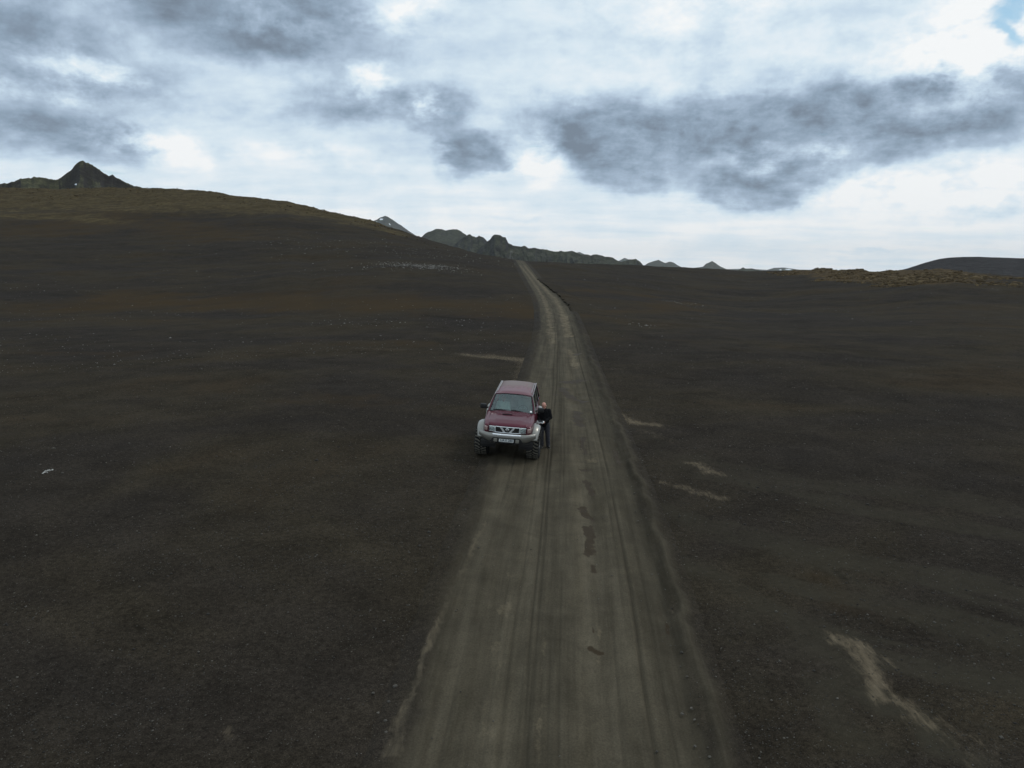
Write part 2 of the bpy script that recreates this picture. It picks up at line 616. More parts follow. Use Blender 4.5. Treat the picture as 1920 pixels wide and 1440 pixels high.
def ground_material():
    m, w, out = new_mat('black_ash')
    pos = w.node('ShaderNodeNewGeometry').outputs['Position']
    base, h = ash_colour(w, pos)
    n_f = w.noise(pos, 3.2, 4, 0.7, 0.4)
    n_m = w.noise(pos, 0.9, 4, 0.68, 0.5)
    n_b = w.noise(pos, 0.16, 5, 0.66, 0.5)
    # rust brown thin moss
    rust = w.attr('rust').outputs['Fac']
    rf = w.smooth(w.math('ADD', rust, w.math('MULTIPLY', w.math('SUBTRACT', n_b, 0.5), 1.3)), 0.35, 0.95)
    base = w.mix(w.math('MULTIPLY', rf, 0.95), base, w.mix(n_m, (0.048, 0.0295, 0.0135), (0.034, 0.0255, 0.0135)))
    # wind-blown grey-olive streaks
    drift = w.attr('drift').outputs['Fac']
    df = w.smooth(w.math('ADD', drift, w.math('MULTIPLY', w.math('SUBTRACT', n_m, 0.5), 0.5)), 0.35, 0.85)
    base = w.mix(w.math('MULTIPLY', df, 0.85), base, w.mix(n_f, (0.034, 0.030, 0.022), (0.049, 0.043, 0.030)))
    # hill grass and gravel, warm olive tan
    hill = w.attr('hill').outputs['Fac']
    hf = w.smooth(w.math('ADD', hill, w.math('MULTIPLY', w.math('SUBTRACT', n_b, 0.5), 1.1)), 0.30, 0.85)
    hc = w.mix(w.smooth(n_b, 0.35, 0.65), (0.048, 0.035, 0.018), (0.080, 0.060, 0.030))
    hc = w.mix(w.smooth(n_m, 0.50, 0.72), hc, (0.045, 0.043, 0.020))
    hc = w.vmath('SCALE', hc, scale=w.smooth(w.noise(pos, 0.55, 5, 0.8), 0.3, 0.7, 0.45, 1.45, 'LINEAR'))
    base = w.mix(w.math('MULTIPLY', hf, 0.9), base, hc)
    # tan outcrop
    rock = w.attr('rock').outputs['Fac']
    kf = w.smooth(w.math('ADD', rock, w.math('MULTIPLY', w.math('SUBTRACT', n_b, 0.5), 0.8)), 0.30, 0.75)
    kc = w.mix(w.smooth(n_m, 0.35, 0.65), (0.042, 0.030, 0.017), (0.090, 0.064, 0.035))
    base = w.mix(w.math('MULTIPLY', kf, 0.92), base, kc)
    # pale sand
    sand = w.attr('sand').outputs['Fac']
    sn = w.noise(w.mapping(pos, rot=(0, 0, 0.12), scale=(3.4, 0.9, 1.0)), 2.6, 6, 0.74, 0.5)
    sf = w.smooth(w.math('ADD', sand, w.math('MULTIPLY', w.math('SUBTRACT', sn, 0.5), 2.0)), 0.25, 1.30)
    base = w.mix(w.math('MULTIPLY', sf, 0.85), base, w.mix(n_f, (0.085, 0.066, 0.043), (0.215, 0.172, 0.118)))
    pale = w.attr('pale').outputs['Fac']
    pf = w.smooth(w.math('ADD', pale, w.math('MULTIPLY', w.math('SUBTRACT', w.noise(pos, 1.3, 6, 0.8), 0.5), 2.6)), 0.75, 1.2)
    base = w.mix(w.math('MULTIPLY', pf, 0.8), base, (0.22, 0.20, 0.165))
    # dark ledges, plus shade painted beside the car and on the bank face
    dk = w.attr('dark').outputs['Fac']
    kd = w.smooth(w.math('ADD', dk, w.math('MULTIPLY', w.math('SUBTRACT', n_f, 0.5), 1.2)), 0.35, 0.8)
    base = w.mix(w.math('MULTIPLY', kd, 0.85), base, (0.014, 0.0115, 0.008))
    principled(w, out, base, 1.0, 0.0, 0.03, bump(w, h, 0.7, 0.03))
    return m


def road_material():
    m, w, out = new_mat('dirt_track_surface')
    pos = w.node('ShaderNodeNewGeometry').outputs['Position']
    ash, h = ash_colour(w, pos)
    u = w.attr('lat').outputs['Fac']           # -1 .. 1 across the driven surface
    v = w.attr('run').outputs['Fac']
    uv = w.comb(u, w.math('MULTIPLY', v, 0.03), 0.0)
    st = w.noise(uv, 5.0, 5, 0.66, 0.3)
    st3 = w.noise(w.comb(w.math('MULTIPLY', u, 16.0), w.math('MULTIPLY', v, 0.05), 1.0), 1.6, 3, 0.6, 0.0)
    st2 = w.noise(w.comb(u, w.math('MULTIPLY', v, 0.12), 3.0), 2.4, 5, 0.6, 0.3)
    wob = w.noise(w.comb(0.0, w.math('MULTIPLY', v, 0.11), 0.0), 1.0, 4, 0.6)
    uw = w.math('ADD', u, w.math('MULTIPLY', w.math('SUBTRACT', wob, 0.5), 0.22))
    mot = w.noise(pos, 1.1, 7, 0.66, 0.4)
    grit = w.noise(pos, 26.0, 4, 0.75)
    col = w.ramp(st, [(0.33, (0.0505, 0.0425, 0.0290)), (0.48, (0.0645, 0.0545, 0.0380)), (0.62, (0.079, 0.067, 0.0470))])
    col = w.vmath('SCALE', col, scale=w.smooth(st3, 0.3, 0.7, 0.91, 1.07, 'LINEAR'))
    bandc = w.ramp(w.smooth(uw, -1.5, 1.5), [(0.20, (0.86,) * 3), (0.30, (1.06,) * 3), (0.38, (0.98,) * 3), (0.46, (0.84,) * 3), (0.55, (1.0,) * 3), (0.63, (1.08,) * 3), (0.72, (0.98,) * 3), (0.78, (1.04,) * 3), (0.85, (0.82,) * 3)], 'EASE')
    col = w.mix(1.0, col, bandc, 'MULTIPLY')
    # tan crust along the wheel runs
    tb = w.ramp(w.smooth(uw, -1.5, 1.5), [(0.17, (0.5,) * 3), (0.24, (0.05,) * 3), (0.30, (0.75,) * 3), (0.36, (0.2,) * 3), (0.45, (0.4,) * 3),
                                          (0.52, (0.05,) * 3), (0.61, (0.85,) * 3), (0.68, (0.15,) * 3), (0.76, (0.1,) * 3), (0.83, (0.6,) * 3), (0.90, (0.2,) * 3)], 'EASE')
    ts = w.sep(tb)
    tan = w.attr('tan').outputs['Fac']
    tf = w.math('ADD', w.math('MULTIPLY', ts[0], w.smooth(st2, 0.35, 0.75, 0.0, 0.38)), 0.0)
    tf = w.math('MAXIMUM', tf, w.smooth(w.math('ADD', tan, w.math('MULTIPLY', w.math('SUBTRACT', w.noise(w.mapping(pos, scale=(1, .5, 1)), 2.2, 6, 0.72), 0.5), 1.9)), 0.32, 0.95, 0.0, 1.2))
    col = w.mix(w.math('MULTIPLY', tf, 0.75), col, w.mix(mot, (0.090, 0.072, 0.046), (0.175, 0.143, 0.095)))
    col = w.vmath('SCALE', col, scale=w.smooth(mot, 0.3, 0.7, 0.82, 1.18, 'LINEAR'))
    col = w.vmath('SCALE', col, scale=w.smooth(grit, 0.25, 0.75, 0.70, 1.30, 'LINEAR'))
    sand = w.attr('sand').outputs['Fac']
    sn = w.noise(w.mapping(pos, scale=(1.0, 0.3, 1.0)), 3.0, 6, 0.7, 0.5)
    sf = w.smooth(w.math('ADD', sand, w.math('MULTIPLY', w.math('SUBTRACT', sn, 0.5), 2.0)), 0.45, 1.30)
    # ash creeping in from both sides
    au = w.math('ABSOLUTE', u)
    en = w.noise(w.mapping(pos, scale=(1.0, 0.22, 1.0)), 1.6, 7, 0.7, 0.5)
    ef = w.smooth(w.math('ADD', au, w.math('MULTIPLY', w.math('SUBTRACT', en, 0.5), 0.55)), 0.96, 1.22)
    bermn = w.attr('berm').outputs['Fac']
    col = w.mix(w.math('MULTIPLY', ef, w.math('SUBTRACT', 1.0, w.math('MULTIPLY', bermn, 0.82))), col, ash)
    col = w.mix(w.math('MULTIPLY', sf, 0.8), col, w.mix(mot, (0.085, 0.067, 0.044), (0.16, 0.132, 0.092)))
    # dark ruts and damp hollows
    dk = w.attr('rut').outputs['Fac']
    col = w.mix(w.math('MULTIPLY', dk, 0.55), col, (0.026, 0.0225, 0.016))
    wet = w.attr('wet').outputs['Fac']
    wf = w.smooth(w.math('ADD', wet, w.math('MULTIPLY', w.math('SUBTRACT', w.noise(w.mapping(pos, scale=(1.0, .45, 1.0)), 3.4, 6, 0.7), 0.5), 1.3)), 0.27, 0.58)
    col = w.mix(w.math('MULTIPLY', wf, 0.88), col, (0.027, 0.0165, 0.0065))
    rough = w.smooth(wf, 0, 1, 0.93, 0.55, 'LINEAR')
    principled(w, out, col, rough, 0.0, 0.05, bump(w, w.math('ADD', h, w.math('MULTIPLY', st, 0.5)), 0.4, 0.025))
    return m


M_GROUND = ground_material()
M_ROAD = road_material()


# ------------------------------------------------------------------ the plain
def build_ground():
    f_in = np.arange(-44, 44.01, 0.15)
    th = np.radians(np.concatenate([np.arange(-180, -44, 4.0), f_in, np.arange(47.5, 180, 4.0)]))
    r = np.concatenate([[0.01, 2.0, 4.0], np.geomspace(6, 15, 60)[:-1], np.geomspace(15, 760, 410), np.geomspace(800, 21500, 40)])
    TH, RR = np.meshgrid(th, r, indexing='ij')
    x, y = RR * np.sin(TH), RR * np.cos(TH)
    z = terrain(x, y)
    v = np.stack([x, y, z], -1).reshape(-1, 3)
    f = grid_faces(len(th), len(r))
    n = len(r)
    i = np.arange(n - 1)
    last = (len(th) - 1) * n
    f = np.concatenate([f, np.stack([last + i, last + i + 1, i + 1, i], -1)])
    o = mesh_obj('ground', v, f[:, ::-1], M_GROUND, smooth=True)
    tag(o, 'dark volcanic ash plain rising to a low hill on the left', kind='structure')
    xf, yf = x.ravel(), y.ravel()
    rf = np.hypot(xf, yf)
    tf = np.arctan2(xf, yf)
    t = rf / np.interp(tf, _ca, _cr)
    out, hill = rough_mask(xf, yf)
    near = rf < 900
    z0 = np.zeros(len(xf))

    def paint(spec):
        a = z0.copy()
        xs, ys = xf[near], yf[near]
        acc = np.zeros(len(xs))
        for pts, wd, st, seed in spec:
            acc = np.maximum(acc, st * streak_mask(xs, ys, pts, wd, seed=seed))
        a[near] = acc
        return a
    sand = paint([
        ([(1572, 1198), (1605, 1210), (1632, 1245), (1650, 1280)], 0.40, 0.95, 3),
        ([(1640, 1300), (1668, 1318), (1690, 1328)], 0.34, 0.8, 4), ([(1690, 1310), (1720, 1345), (1745, 1362)], 0.34, 0.7, 5), ([(1590, 1210), (1660, 1290), (1740, 1370), (1840, 1430)], 0.7, 0.34, 6),
        ([(1650, 1228), (1680, 1250)], 0.16, 0.6, 6), ([(1760, 1360), (1850, 1410)], 0.5, 0.42, 7),
        ([(1142, 762), (1160, 780), (1190, 792), (1238, 797)], 0.75, 0.9, 8), ([(1205, 805), (1270, 830)], 0.7, 0.45, 9),
        ([(1290, 868), (1325, 882), (1352, 890)], 0.6, 0.8, 10), ([(1245, 905), (1290, 915), (1352, 934)], 0.5, 0.68, 11),
        ([(862, 664), (930, 669), (985, 676)], 1.2, 0.85, 12), ([(985, 676), (980, 700), (975, 715)], 1.0, 0.62, 13),
        ([(670, 654), (760, 656)], 1.2, 0.42, 14), ([(1560, 626), (1660, 628), (1750, 634)], 1.6, 0.40, 15),
        ([(420, 1365), (430, 1390)], 0.22, 0.5, 16), ([(1262, 566), (1290, 570)], 1.6, 0.42, 17),
        ([(1790, 560), (1920, 575)], 5.0, 0.36, 18), ([(1690, 548), (1780, 552)], 4.0, 0.36, 19),
    ])
    pale = paint([
        ([(735, 500), (790, 503), (830, 509)], 6.0, 0.62, 21), ([(1205, 606), (1230, 608)], 2.0, 0.46, 22),
        ([(1270, 572), (1285, 574)], 2.0, 0.5, 23), ([(690, 600), (720, 604)], 3.0, 0.36, 24), ([(790, 603), (830, 606)], 3.0, 0.42, 25),
        ([(640, 470), (900, 480)], 26.0, 0.36, 26), ([(1845, 545), (1870, 548)], 3.0, 0.7, 27), ([(430, 420), (520, 440)], 22.0, 0.36, 28),
        ([(150, 470), (420, 490)], 30.0, 0.22, 29), ([(900, 500), (930, 500)], 8.0, 0.3, 30),
    ])
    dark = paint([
        ([(0, 672), (50, 672)], 0.5, 0.8, 31), ([(170, 672), (195, 670)], 0.5, 0.8, 32), ([(325, 675), (385, 671)], 0.45, 0.95, 33),
        ([(430, 662), (470, 664), (540, 665)], 0.5, 0.75, 34), ([(560, 680), (640, 670)], 0.5, 0.8, 35), ([(815, 680), (845, 683)], 0.4, 0.9, 36),
        ([(800, 590), (905, 598)], 1.4, 0.75, 37), ([(660, 592), (760, 598)], 1.6, 0.55, 38), ([(1100, 688), (1240, 692)], 0.6, 0.6, 39),
        ([(1250, 708), (1350, 714)], 0.8, 0.6, 40), ([(1500, 660), (1700, 676)], 0.8, 0.6, 41), ([(1240, 740), (1340, 738)], 0.7, 0.55, 42),
        ([(1540, 725), (1610, 733)], 0.6, 0.6, 43), ([(1750, 700), (1900, 708)], 0.7, 0.6, 44), ([(900, 718), (930, 722)], 0.4, 0.6, 45),
        ([(1560, 1070), (1585, 1085)], 0.3, 0.6, 46), ([(1690, 1160), (1712, 1172)], 0.3, 0.6, 47), ([(255, 1180), (268, 1186)], 0.16, 0.9, 48),
        ([(1750, 1320), (1800, 1370)], 0.3, 0.6, 49), ([(480, 940), (560, 970)], 0.9, 0.4, 50), ([(330, 960), (470, 1000)], 1.2, 0.3, 51),
        ([(860, 800), (880, 845)], 0.8, 0.35, 52), ([(900, 505), (960, 512)], 2.0, 0.6, 53), ([(930, 528), (985, 532)], 1.5, 0.6, 54),  # first streak paints the car's soft shadow onto the ash
    ])
    rust = paint([
        ([(250, 562), (520, 556), (720, 570), (930, 590)], 22.0, 0.86, 61), ([(60, 590), (300, 600)], 12.0, 0.5, 62),
        ([(1090, 580), (1180, 582), (1300, 568)], 9.0, 0.75, 63), ([(1060, 545), (1200, 548)], 14.0, 0.7, 64),
        ([(1120, 630), (1280, 640)], 6.0, 0.5, 65), ([(0, 430), (200, 400), (420, 440)], 70.0, 0.7, 66), ([(560, 640), (740, 650)], 5.0, 0.5, 67),
        ([(1600, 570), (1900, 620)], 12.0, 0.5, 68), ([(600, 740), (740, 760)], 4.0, 0.45, 69), ([(1500, 1080), (1620, 1150)], 1.8, 0.5, 70),
        ([(30, 660), (420, 668)], 4.0, 0.5, 71),
    ])
    drift = paint([
        ([(1250, 960), (1400, 1010), (1560, 1070), (1920, 1230)], 1.5, 0.62, 81), ([(1260, 1060), (1420, 1130), (1560, 1250), (1600, 1400)], 1.6, 0.62, 82),
        ([(1600, 960), (1920, 1010)], 1.6, 0.42, 83), ([(1620, 1050), (1920, 1150)], 0.7, 0.65, 84), ([(1640, 1300), (1760, 1400), (1840, 1440)], 0.7, 0.7, 85),
        ([(1180, 800), (1260, 850), (1400, 900)], 1.5, 0.5, 86), ([(1330, 1180), (1440, 1320), (1500, 1440)], 0.9, 0.45, 87),
        ([(1470, 1160), (1570, 1200)], 0.6, 0.6, 88), ([(600, 690), (760, 705)], 3.0, 0.4, 89), ([(1450, 880), (1700, 930)], 2.0, 0.35, 90),
    ])
    # the same wind lines go on to the right and left of the frame
    ca, sa = math.cos(0.5), math.sin(0.5)
    wl = fbm((xf * ca - yf * sa) * 0.10, (xf * sa + yf * ca) * 0.9, 77, 5)
    drift = np.maximum(drift, sstep(0.52, 0.66, wl) * 0.62 * sstep(3.0, 7.0, xf) * (1 - sstep(20, 60, rf)))
    yel = paint([([(60, 408), (120, 406), (200, 415)], 22.0, 0.9, 95)])
    tilt = fbm(xf * 0.012, yf * 0.012, 97, 5)
    hillc = np.maximum(hill, (1 - sstep(azel(640, 500)[0], azel(800, 500)[0], tf)) * sstep(0.58, 0.95, t + (tilt - 0.5) * 0.5) * (1 - sstep(1.3, 1.8, t)))
    hillc = np.maximum(hillc * 0.95, yel)
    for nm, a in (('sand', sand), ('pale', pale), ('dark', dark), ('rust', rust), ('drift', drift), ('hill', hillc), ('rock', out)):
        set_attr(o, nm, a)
    return o


ground = build_ground()

PUDDLE = [([(1098, 990), (1106, 1010), (1106, 1042)], 0.21, 1.0, 1), ([(1094, 953), (1096, 968), (1112, 973)], 0.17, 1.0, 2), ([(1098, 903), (1104, 918), (1110, 928)], 0.18, 1.0, 3),
          ([(1110, 1221), (1124, 1226)], 0.11, 1.0, 4), ([(1114, 1184), (1128, 1185)], 0.09, 0.9, 5), ([(1060, 719), (1092, 716)], 0.60, 0.95, 6),
          ([(1058, 742), (1090, 754)], 0.55, 0.95, 7), ([(1082, 772), (1086, 798)], 0.35, 0.8, 8), ([(1054, 730), (1062, 738)], 0.4, 0.8, 9),
          ([(1088, 884), (1108, 880)], 0.2, 0.7, 10), ([(1250, 1170), (1252, 1188)], 0.07, 0.95, 11), ([(1152, 845), (1160, 872)], 0.16, 0.7, 12),
          ([(1112, 1060), (1114, 1075)], 0.10, 0.6, 13), ([(1092, 820), (1096, 850)], 0.22, 0.6, 14), ([(1068, 668), (1086, 664)], 0.5, 0.6, 15)]
TANS = [([(975, 498), (990, 516), (1007, 540), (1020, 560), (1029, 590), (1033, 620), (1038, 646)], 0.62, 0.72, 1),
        ([(983, 498), (1001, 520), (1020, 540), (1040, 560), (1053, 582), (1061, 606), (1066, 632)], 0.62, 0.80, 2),
        ([(1066, 655), (1074, 672), (1079, 692)], 0.55, 0.72, 3), ([(1056, 590), (1063, 612)], 0.7, 0.9, 4),
        ([(965, 1080), (930, 1250), (910, 1440)], 0.42, 0.36, 7), ([(1022, 1200), (1012, 1440)], 0.12, 0.5, 8), ([(1105, 855), (1110, 870)], 0.5, 0.5, 9),
        ([(1075, 700), (1072, 770)], 0.5, 0.36, 10), ([(1120, 1170), (1124, 1250)], 0.16, 0.5, 11)]


def build_road():
    ys = np.concatenate([np.arange(-14, 45, 0.14), np.arange(45, 110, 0.4), np.arange(110, 316, 1.0)])
    su = np.concatenate([np.linspace(-1.95, -1.0, 26)[:-1], np.linspace(-1, 1, 131), np.linspace(1.0, 1.95, 26)[1:]])
    Y, S = np.meshgrid(ys, su, indexing='ij')
    hw = road_w(Y)
    wav = (fbm(Y * 0.25, S * 0 + 3, 9, 3) - .5) * 0.3
    sideoff = np.where(np.abs(S) <= 1, S * hw, np.sign(S) * (hw + (np.abs(S) - 1) * 1.15))
    X = road_x(Y) + sideoff
    Z = terrain_base(X, Y)
    P = S + wav * 0.25
    far = 1 - sstep(60, 200, Y)
    g = lambda c, s: np.exp(-((P - c) / s) ** 2)
    prof = 0.035 - 0.045 * g(-0.48, 0.17) - 0.045 * g(0.42, 0.17) + 0.012 * g(-0.02, 0.2)
    thin = np.clip(fbm(S * 7, Y * 0.05, 33, 4) - .5, -.5, .5)
    prof += 0.035 * thin
    groove = np.zeros_like(P)
    ridge_ = np.zeros_like(P)
    for k, (u0, wd, st) in enumerate([(0.70, 0.014, 1.0), (-0.17, 0.013, 0.9), (-0.285, 0.012, 0.8), (0.05, 0.011, 0.55), (0.25, 0.012, 0.5), (-0.62, 0.012, 0.5),
                                      (0.47, 0.011, 0.45), (-0.43, 0.011, 0.5), (0.86, 0.012, 0.5), (-0.76, 0.014, 0.5), (0.60, 0.010, 0.5), (-0.08, 0.010, 0.5), (0.34, 0.010, 0.4), (-0.52, 0.01, 0.4)]):
        wan = (fbm(Y * 0.035, Y * 0 + k * 3.1, 300 + k, 3) - 0.5) * 0.16 + (fbm(Y * 0.3, Y * 0 + k, 340 + k, 2) - 0.5) * 0.012
        on = sstep(0.40, 0.56, fbm(Y * 0.10, Y * 0 + k * 7.7, 380 + k, 3) + (0.12 if st > 0.7 else 0.0))
        q = S - u0 - wan
        groove = np.maximum(groove, st * on * np.exp(-(q / wd) ** 2))
        ridge_ = np.maximum(ridge_, st * on * (np.exp(-((q - 2.6 * wd) / (1.2 * wd)) ** 2) + np.exp(-((q + 2.6 * wd) / (1.2 * wd)) ** 2)))
    gr2 = groove
    prof -= 0.032 * groove
    prof += 0.014 * ridge_
    hollow = sstep(0.60, 0.74, fbm(X * 1.1, Y * 0.55, 71, 3)) * (np.abs(S) < 1)
    prof -= 0.03 * hollow
    # side ditch and low berms of loose grit
    bn = 0.5 + fbm(Y * 0.5, S * 2, 19, 3)
    prof -= 0.05 * g(0.98, 0.09)
    jb = (fbm(Y * 0.9, Y * 0 + 2, 91, 4) - 0.5) * 0.34
    bk = sstep(0.30, 0.55, fbm(Y * 0.35, Y * 0 + 9, 93, 4))
    prof += 0.10 * g(1.28 + jb, 0.13) * bn * (0.35 + 0.65 * bk) + 0.06 * g(-1.22 + jb, 0.15) * bn
    prof += (fbm(X * 5, Y * 5, 97, 3) - 0.5) * 0.05 * sstep(0.95, 1.15, np.abs(S)) * (1 - sstep(1.6, 1.9, np.abs(S)))
    prof -= 0.14 * sstep(1.45, 1.95, np.abs(S))
    prof += (fbm(X * 2.2, Y * 2.2, 23, 4) - 0.5) * 0.03
    Z = Z + prof * (0.35 + 0.65 * far) + 0.012 + (1 - far) * 0.05
    v = np.stack([X, Y, Z], -1).reshape(-1, 3)
    o = mesh_obj('dirt_track', v, grid_faces(len(ys), len(su))[:, ::-1], M_ROAD, smooth=True)
    tag(o, 'grey-brown dirt track with wheel ruts running away over the ash plain', kind='structure')
    xf, yf, sf = X.ravel(), Y.ravel(), S.ravel()

    def acc(spec, jag):
        a = np.zeros(len(xf))
        for pts, wd, st, seed in spec:
            a = np.maximum(a, st * streak_mask(xf, yf, pts, wd, jag, seed + 200))
        return a
    set_attr(o, 'lat', sf)
    set_attr(o, 'run', yf)
    set_attr(o, 'wet', acc(PUDDLE, 0.65))
    set_attr(o, 'tan', acc(TANS, 0.5))
    set_attr(o, 'sand', acc([([(912, 978), (882, 1040), (848, 1120)], 0.17, 0.8, 1), ([(848, 1120), (802, 1222), (772, 1310)], 0.17, 0.85, 2),
                             ([(772, 1310), (750, 1360), (735, 1425)], 0.24, 0.9, 3), ([(1262, 1160), (1310, 1300), (1345, 1440)], 0.12, 0.5, 4),
                             ([(1185, 930), (1225, 1040), (1262, 1160)], 0.12, 0.42, 5), ([(975, 690), (985, 670)], 0.6, 0.5, 6)], 0.6))
    rut = np.clip(groove * 1.1, 0, 1).ravel()
    dn = fbm(Y * 0.3, S * 3, 29, 4).ravel()
    ditch = np.exp(-((sf - 1.0) / 0.12) ** 2) * (0.35 + 0.5 * dn) + np.exp(-((sf + 1.08) / 0.10) ** 2) * (0.25 + 0.5 * dn)
    crack = np.exp(-((sf - 1.12 - (dn - .5) * .12) / 0.035) ** 2) * sstep(0.5, 0.62, fbm(Y * 0.8, S * 1, 61, 4)).ravel()
    set_attr(o, 'rut', np.clip(np.maximum(rut, np.maximum(ditch * 0.8, crack)), 0, 1))
    fade = 1 - sstep(40, 85, yf)
    jbf = jb.ravel()
    set_attr(o, 'berm', (np.exp(-((sf - 1.28 - jbf) / 0.15) ** 2) * (0.4 + 0.5 * bk.ravel()) + np.exp(-((sf + 1.2) / 0.16) ** 2) * 0.35) * fade)
    return o


road = build_road()


# ------------------------------------------------------------------ far hills and mountains
def mountain_material(name, rock, moss, scree, moss_amt=0.5, scale=0.02):
    m, w, out = new_mat(name)
    geo = w.node('ShaderNodeNewGeometry')
    pos = geo.outputs['Position']
    n1 = w.noise(pos, scale, 8, 0.65, 0.6)
    n2 = w.noise(pos, scale * 5, 7, 0.7, 0.4)
    nz = w.sep(geo.outputs['Normal'])[2]
    mf = w.smooth(w.math('ADD', w.math('ADD', nz, w.math('MULTIPLY', w.math('SUBTRACT', n1, 0.5), 1.1)), moss_amt - 0.5), 0.55, 0.9)
    col = w.mix(mf, rock, moss)
    n3 = w.noise(pos, scale * 16, 3, 0.7)
    col = w.vmath('SCALE', col, scale=w.smooth(n3, 0.3, 0.7, 0.55, 1.45, 'LINEAR'))
    col = w.mix(w.math('MULTIPLY', w.smooth(w.attr('scree').outputs['Fac'], 0.35, 0.8), 0.8), col, scree)
    col = w.vmath('SCALE', col, scale=w.smooth(n2, 0.3, 0.7, 0.35, 1.65, 'LINEAR'))
    col = w.mix(w.smooth(w.attr('snow').outputs['Fac'], 0.4, 0.6), col, (0.75, 0.78, 0.82))
    principled(w, out, col, 0.95, 0.0, 0.15, bump(w, n2, 0.8, 1.0 / scale * 0.05))
    return m


MT_GREEN = mountain_material('mossy_mountain', (0.022, 0.019, 0.016), (0.056, 0.054, 0.027), (0.085, 0.08, 0.07), 0.40, 0.012)
MT_DARK = mountain_material('dark_mountain', (0.027, 0.026, 0.024), (0.042, 0.043, 0.028), (0.085, 0.083, 0.075), 0.42, 0.010)
MT_GREY = mountain_material('grey_mountain', (0.045, 0.042, 0.040), (0.055, 0.055, 0.038), (0.12, 0.11, 0.10), 0.4, 0.006)
MT_ASH = mountain_material('ash_hill', (0.014, 0.0125, 0.013), (0.018, 0.0158, 0.016), (0.024, 0.02, 0.02), 0.7, 0.010)


def mountain(name, label, pts, dist, depth, mat, base=-25.0, jag=0.05, gully=0.30, snow=None, scree=None, seed=1, nu=220, nt=70, fade=0.0):
    az = np.array([azel(p[0], p[1])[0] for p in pts])
    zz = np.array([CAM_Z + dist * math.tan(azel(p[0], p[1])[1]) for p in pts])
    pad = 0.6 * depth / dist
    az = np.concatenate([[az[0] - pad], az, [az[-1] + pad]])
    zz = np.concatenate([[base - 4], zz, [base - 4]])
    A = np.linspace(az[0], az[-1], nu)
    ridge = np.interp(A, az, zz)
    L = (A[-1] - A[0]) * dist
    s = (A - A[0]) * dist
    hmax = ridge.max() - base
    fr = 14.0 / hmax * (hmax / 100.0)
    ridge = ridge + (fbm(s / hmax * 9, s * 0, seed, 6, 0.62) - 0.5) * hmax * jag * np.clip((ridge - base) / hmax, 0, 1)
    T = np.linspace(-1, 1, nt)
    T = np.sign(T) * np.abs(T) ** 1.35
    AA, TT = np.meshgrid(A, T, indexing='ij')
    H = np.repeat((ridge - base)[:, None], nt, 1)
    SS = np.repeat(s[:, None], nt, 1)
    a = np.abs(TT)
    wind = (fbm(SS / hmax * 0.8, TT * 2.0, seed + 5, 3) - 0.5) * 1.0
    prof = np.clip(1 - a ** 0.92, 0, 1) ** 1.1
    g = 0.6 * (ridged(SS / hmax * 1.7 + wind, TT * 1.1, seed + 9, 4, 0.55) - 0.6) + 0.5 * (ridged(SS / hmax * 5.0 + wind * 2.2, TT * 2.4, seed + 12, 5, 0.6) - 0.6)
    Z = base + H * prof + (g - 0.22) * hmax * gully * np.sin(np.pi * np.clip(a, 0, 1)) ** 0.8 * np.clip(H / hmax + .15, 0, 1)
    Z = Z - 6 * (a > 0.98)
    RR = dist + TT * depth + wind * depth * 0.10 * (a)
    x, y = RR * np.sin(AA), RR * np.cos(AA)
    v = np.stack([x, y, Z], -1).reshape(-1, 3)
    o = mesh_obj(name, v, grid_faces(nu, nt)[:, ::-1].copy(), mat, smooth=True)
    # make the surface face up
    if o.data.polygons[len(o.data.polygons) // 2].normal.z < 0:
        o.data.flip_normals()
    tag(o, label, kind='structure')
    sn = np.zeros(AA.shape)
    for (px, py, ww, hh) in (snow or []):
        a0 = azel(px, py)[0]
        e0 = azel(px, py)[1]
        ez = np.arctan2(Z - CAM_Z, RR)
        q = np.hypot((AA - a0) / (ww / FPX), (ez - e0) / (hh / FPX))
        sn = np.maximum(sn, np.where(TT < 0.05, 1 - sstep(0.4, 1.3, q + (fbm(SS / hmax * 9, TT * 20, 3, 3) - .5) * 1.0), 0))
    set_attr(o, 'snow', sn)
    sc = sstep(0.50, 0.72, fbm(SS / hmax * 2.0, TT * 1.5 + 2, seed + 3, 4)) * 0.45
    for (px, ww) in (scree or []):
        a0 = azel(px, 480)[0]
        sc = np.maximum(sc, np.exp(-((AA - a0) / (ww / FPX)) ** 2) * sstep(0.35, 0.6, ridged(SS / hmax * 5.0 + wind, TT * 1.2, seed + 71, 4)) * sstep(0.02, 0.2, a))
    set_attr(o, 'scree', sc * (0.5 + 0.5 * (TT < 0)))
    return o


mountain('mountain', 'dark mossy mountain with a sharp rocky peak rising behind the left hill',
         [(-420, 360), (-200, 330), (-60, 338), (0, 344), (10, 345), (55, 334.5), (100, 336), (112, 331), (124, 328), (129, 324), (138, 314), (141, 310), (148, 306), (155, 303.5),
          (161, 307), (164, 306), (190, 321), (203, 328), (212, 326), (235, 338), (262, 350), (285, 358), (340, 390)],
         2300, 620, MT_GREEN, -20, 0.075, 0.46, snow=[(142, 345.5, 2.6, 0.9)], scree=[(200, 14)], seed=4, nu=900, nt=90)
mountain('mountain', 'distant pointed blue-grey mountain with small snow patches left of the ridge',
         [(640, 452), (690, 420), (700, 414), (712, 408), (722, 404), (727, 405), (736, 411), (750, 421), (770, 435), (785, 445), (830, 470)],
         12500, 2600, MT_GREY, -20, 0.03, 0.18, snow=[(716, 411, 5, 1.6), (730, 421, 3, 1.2), (706, 416, 2, 1.2)], seed=9, nu=200)
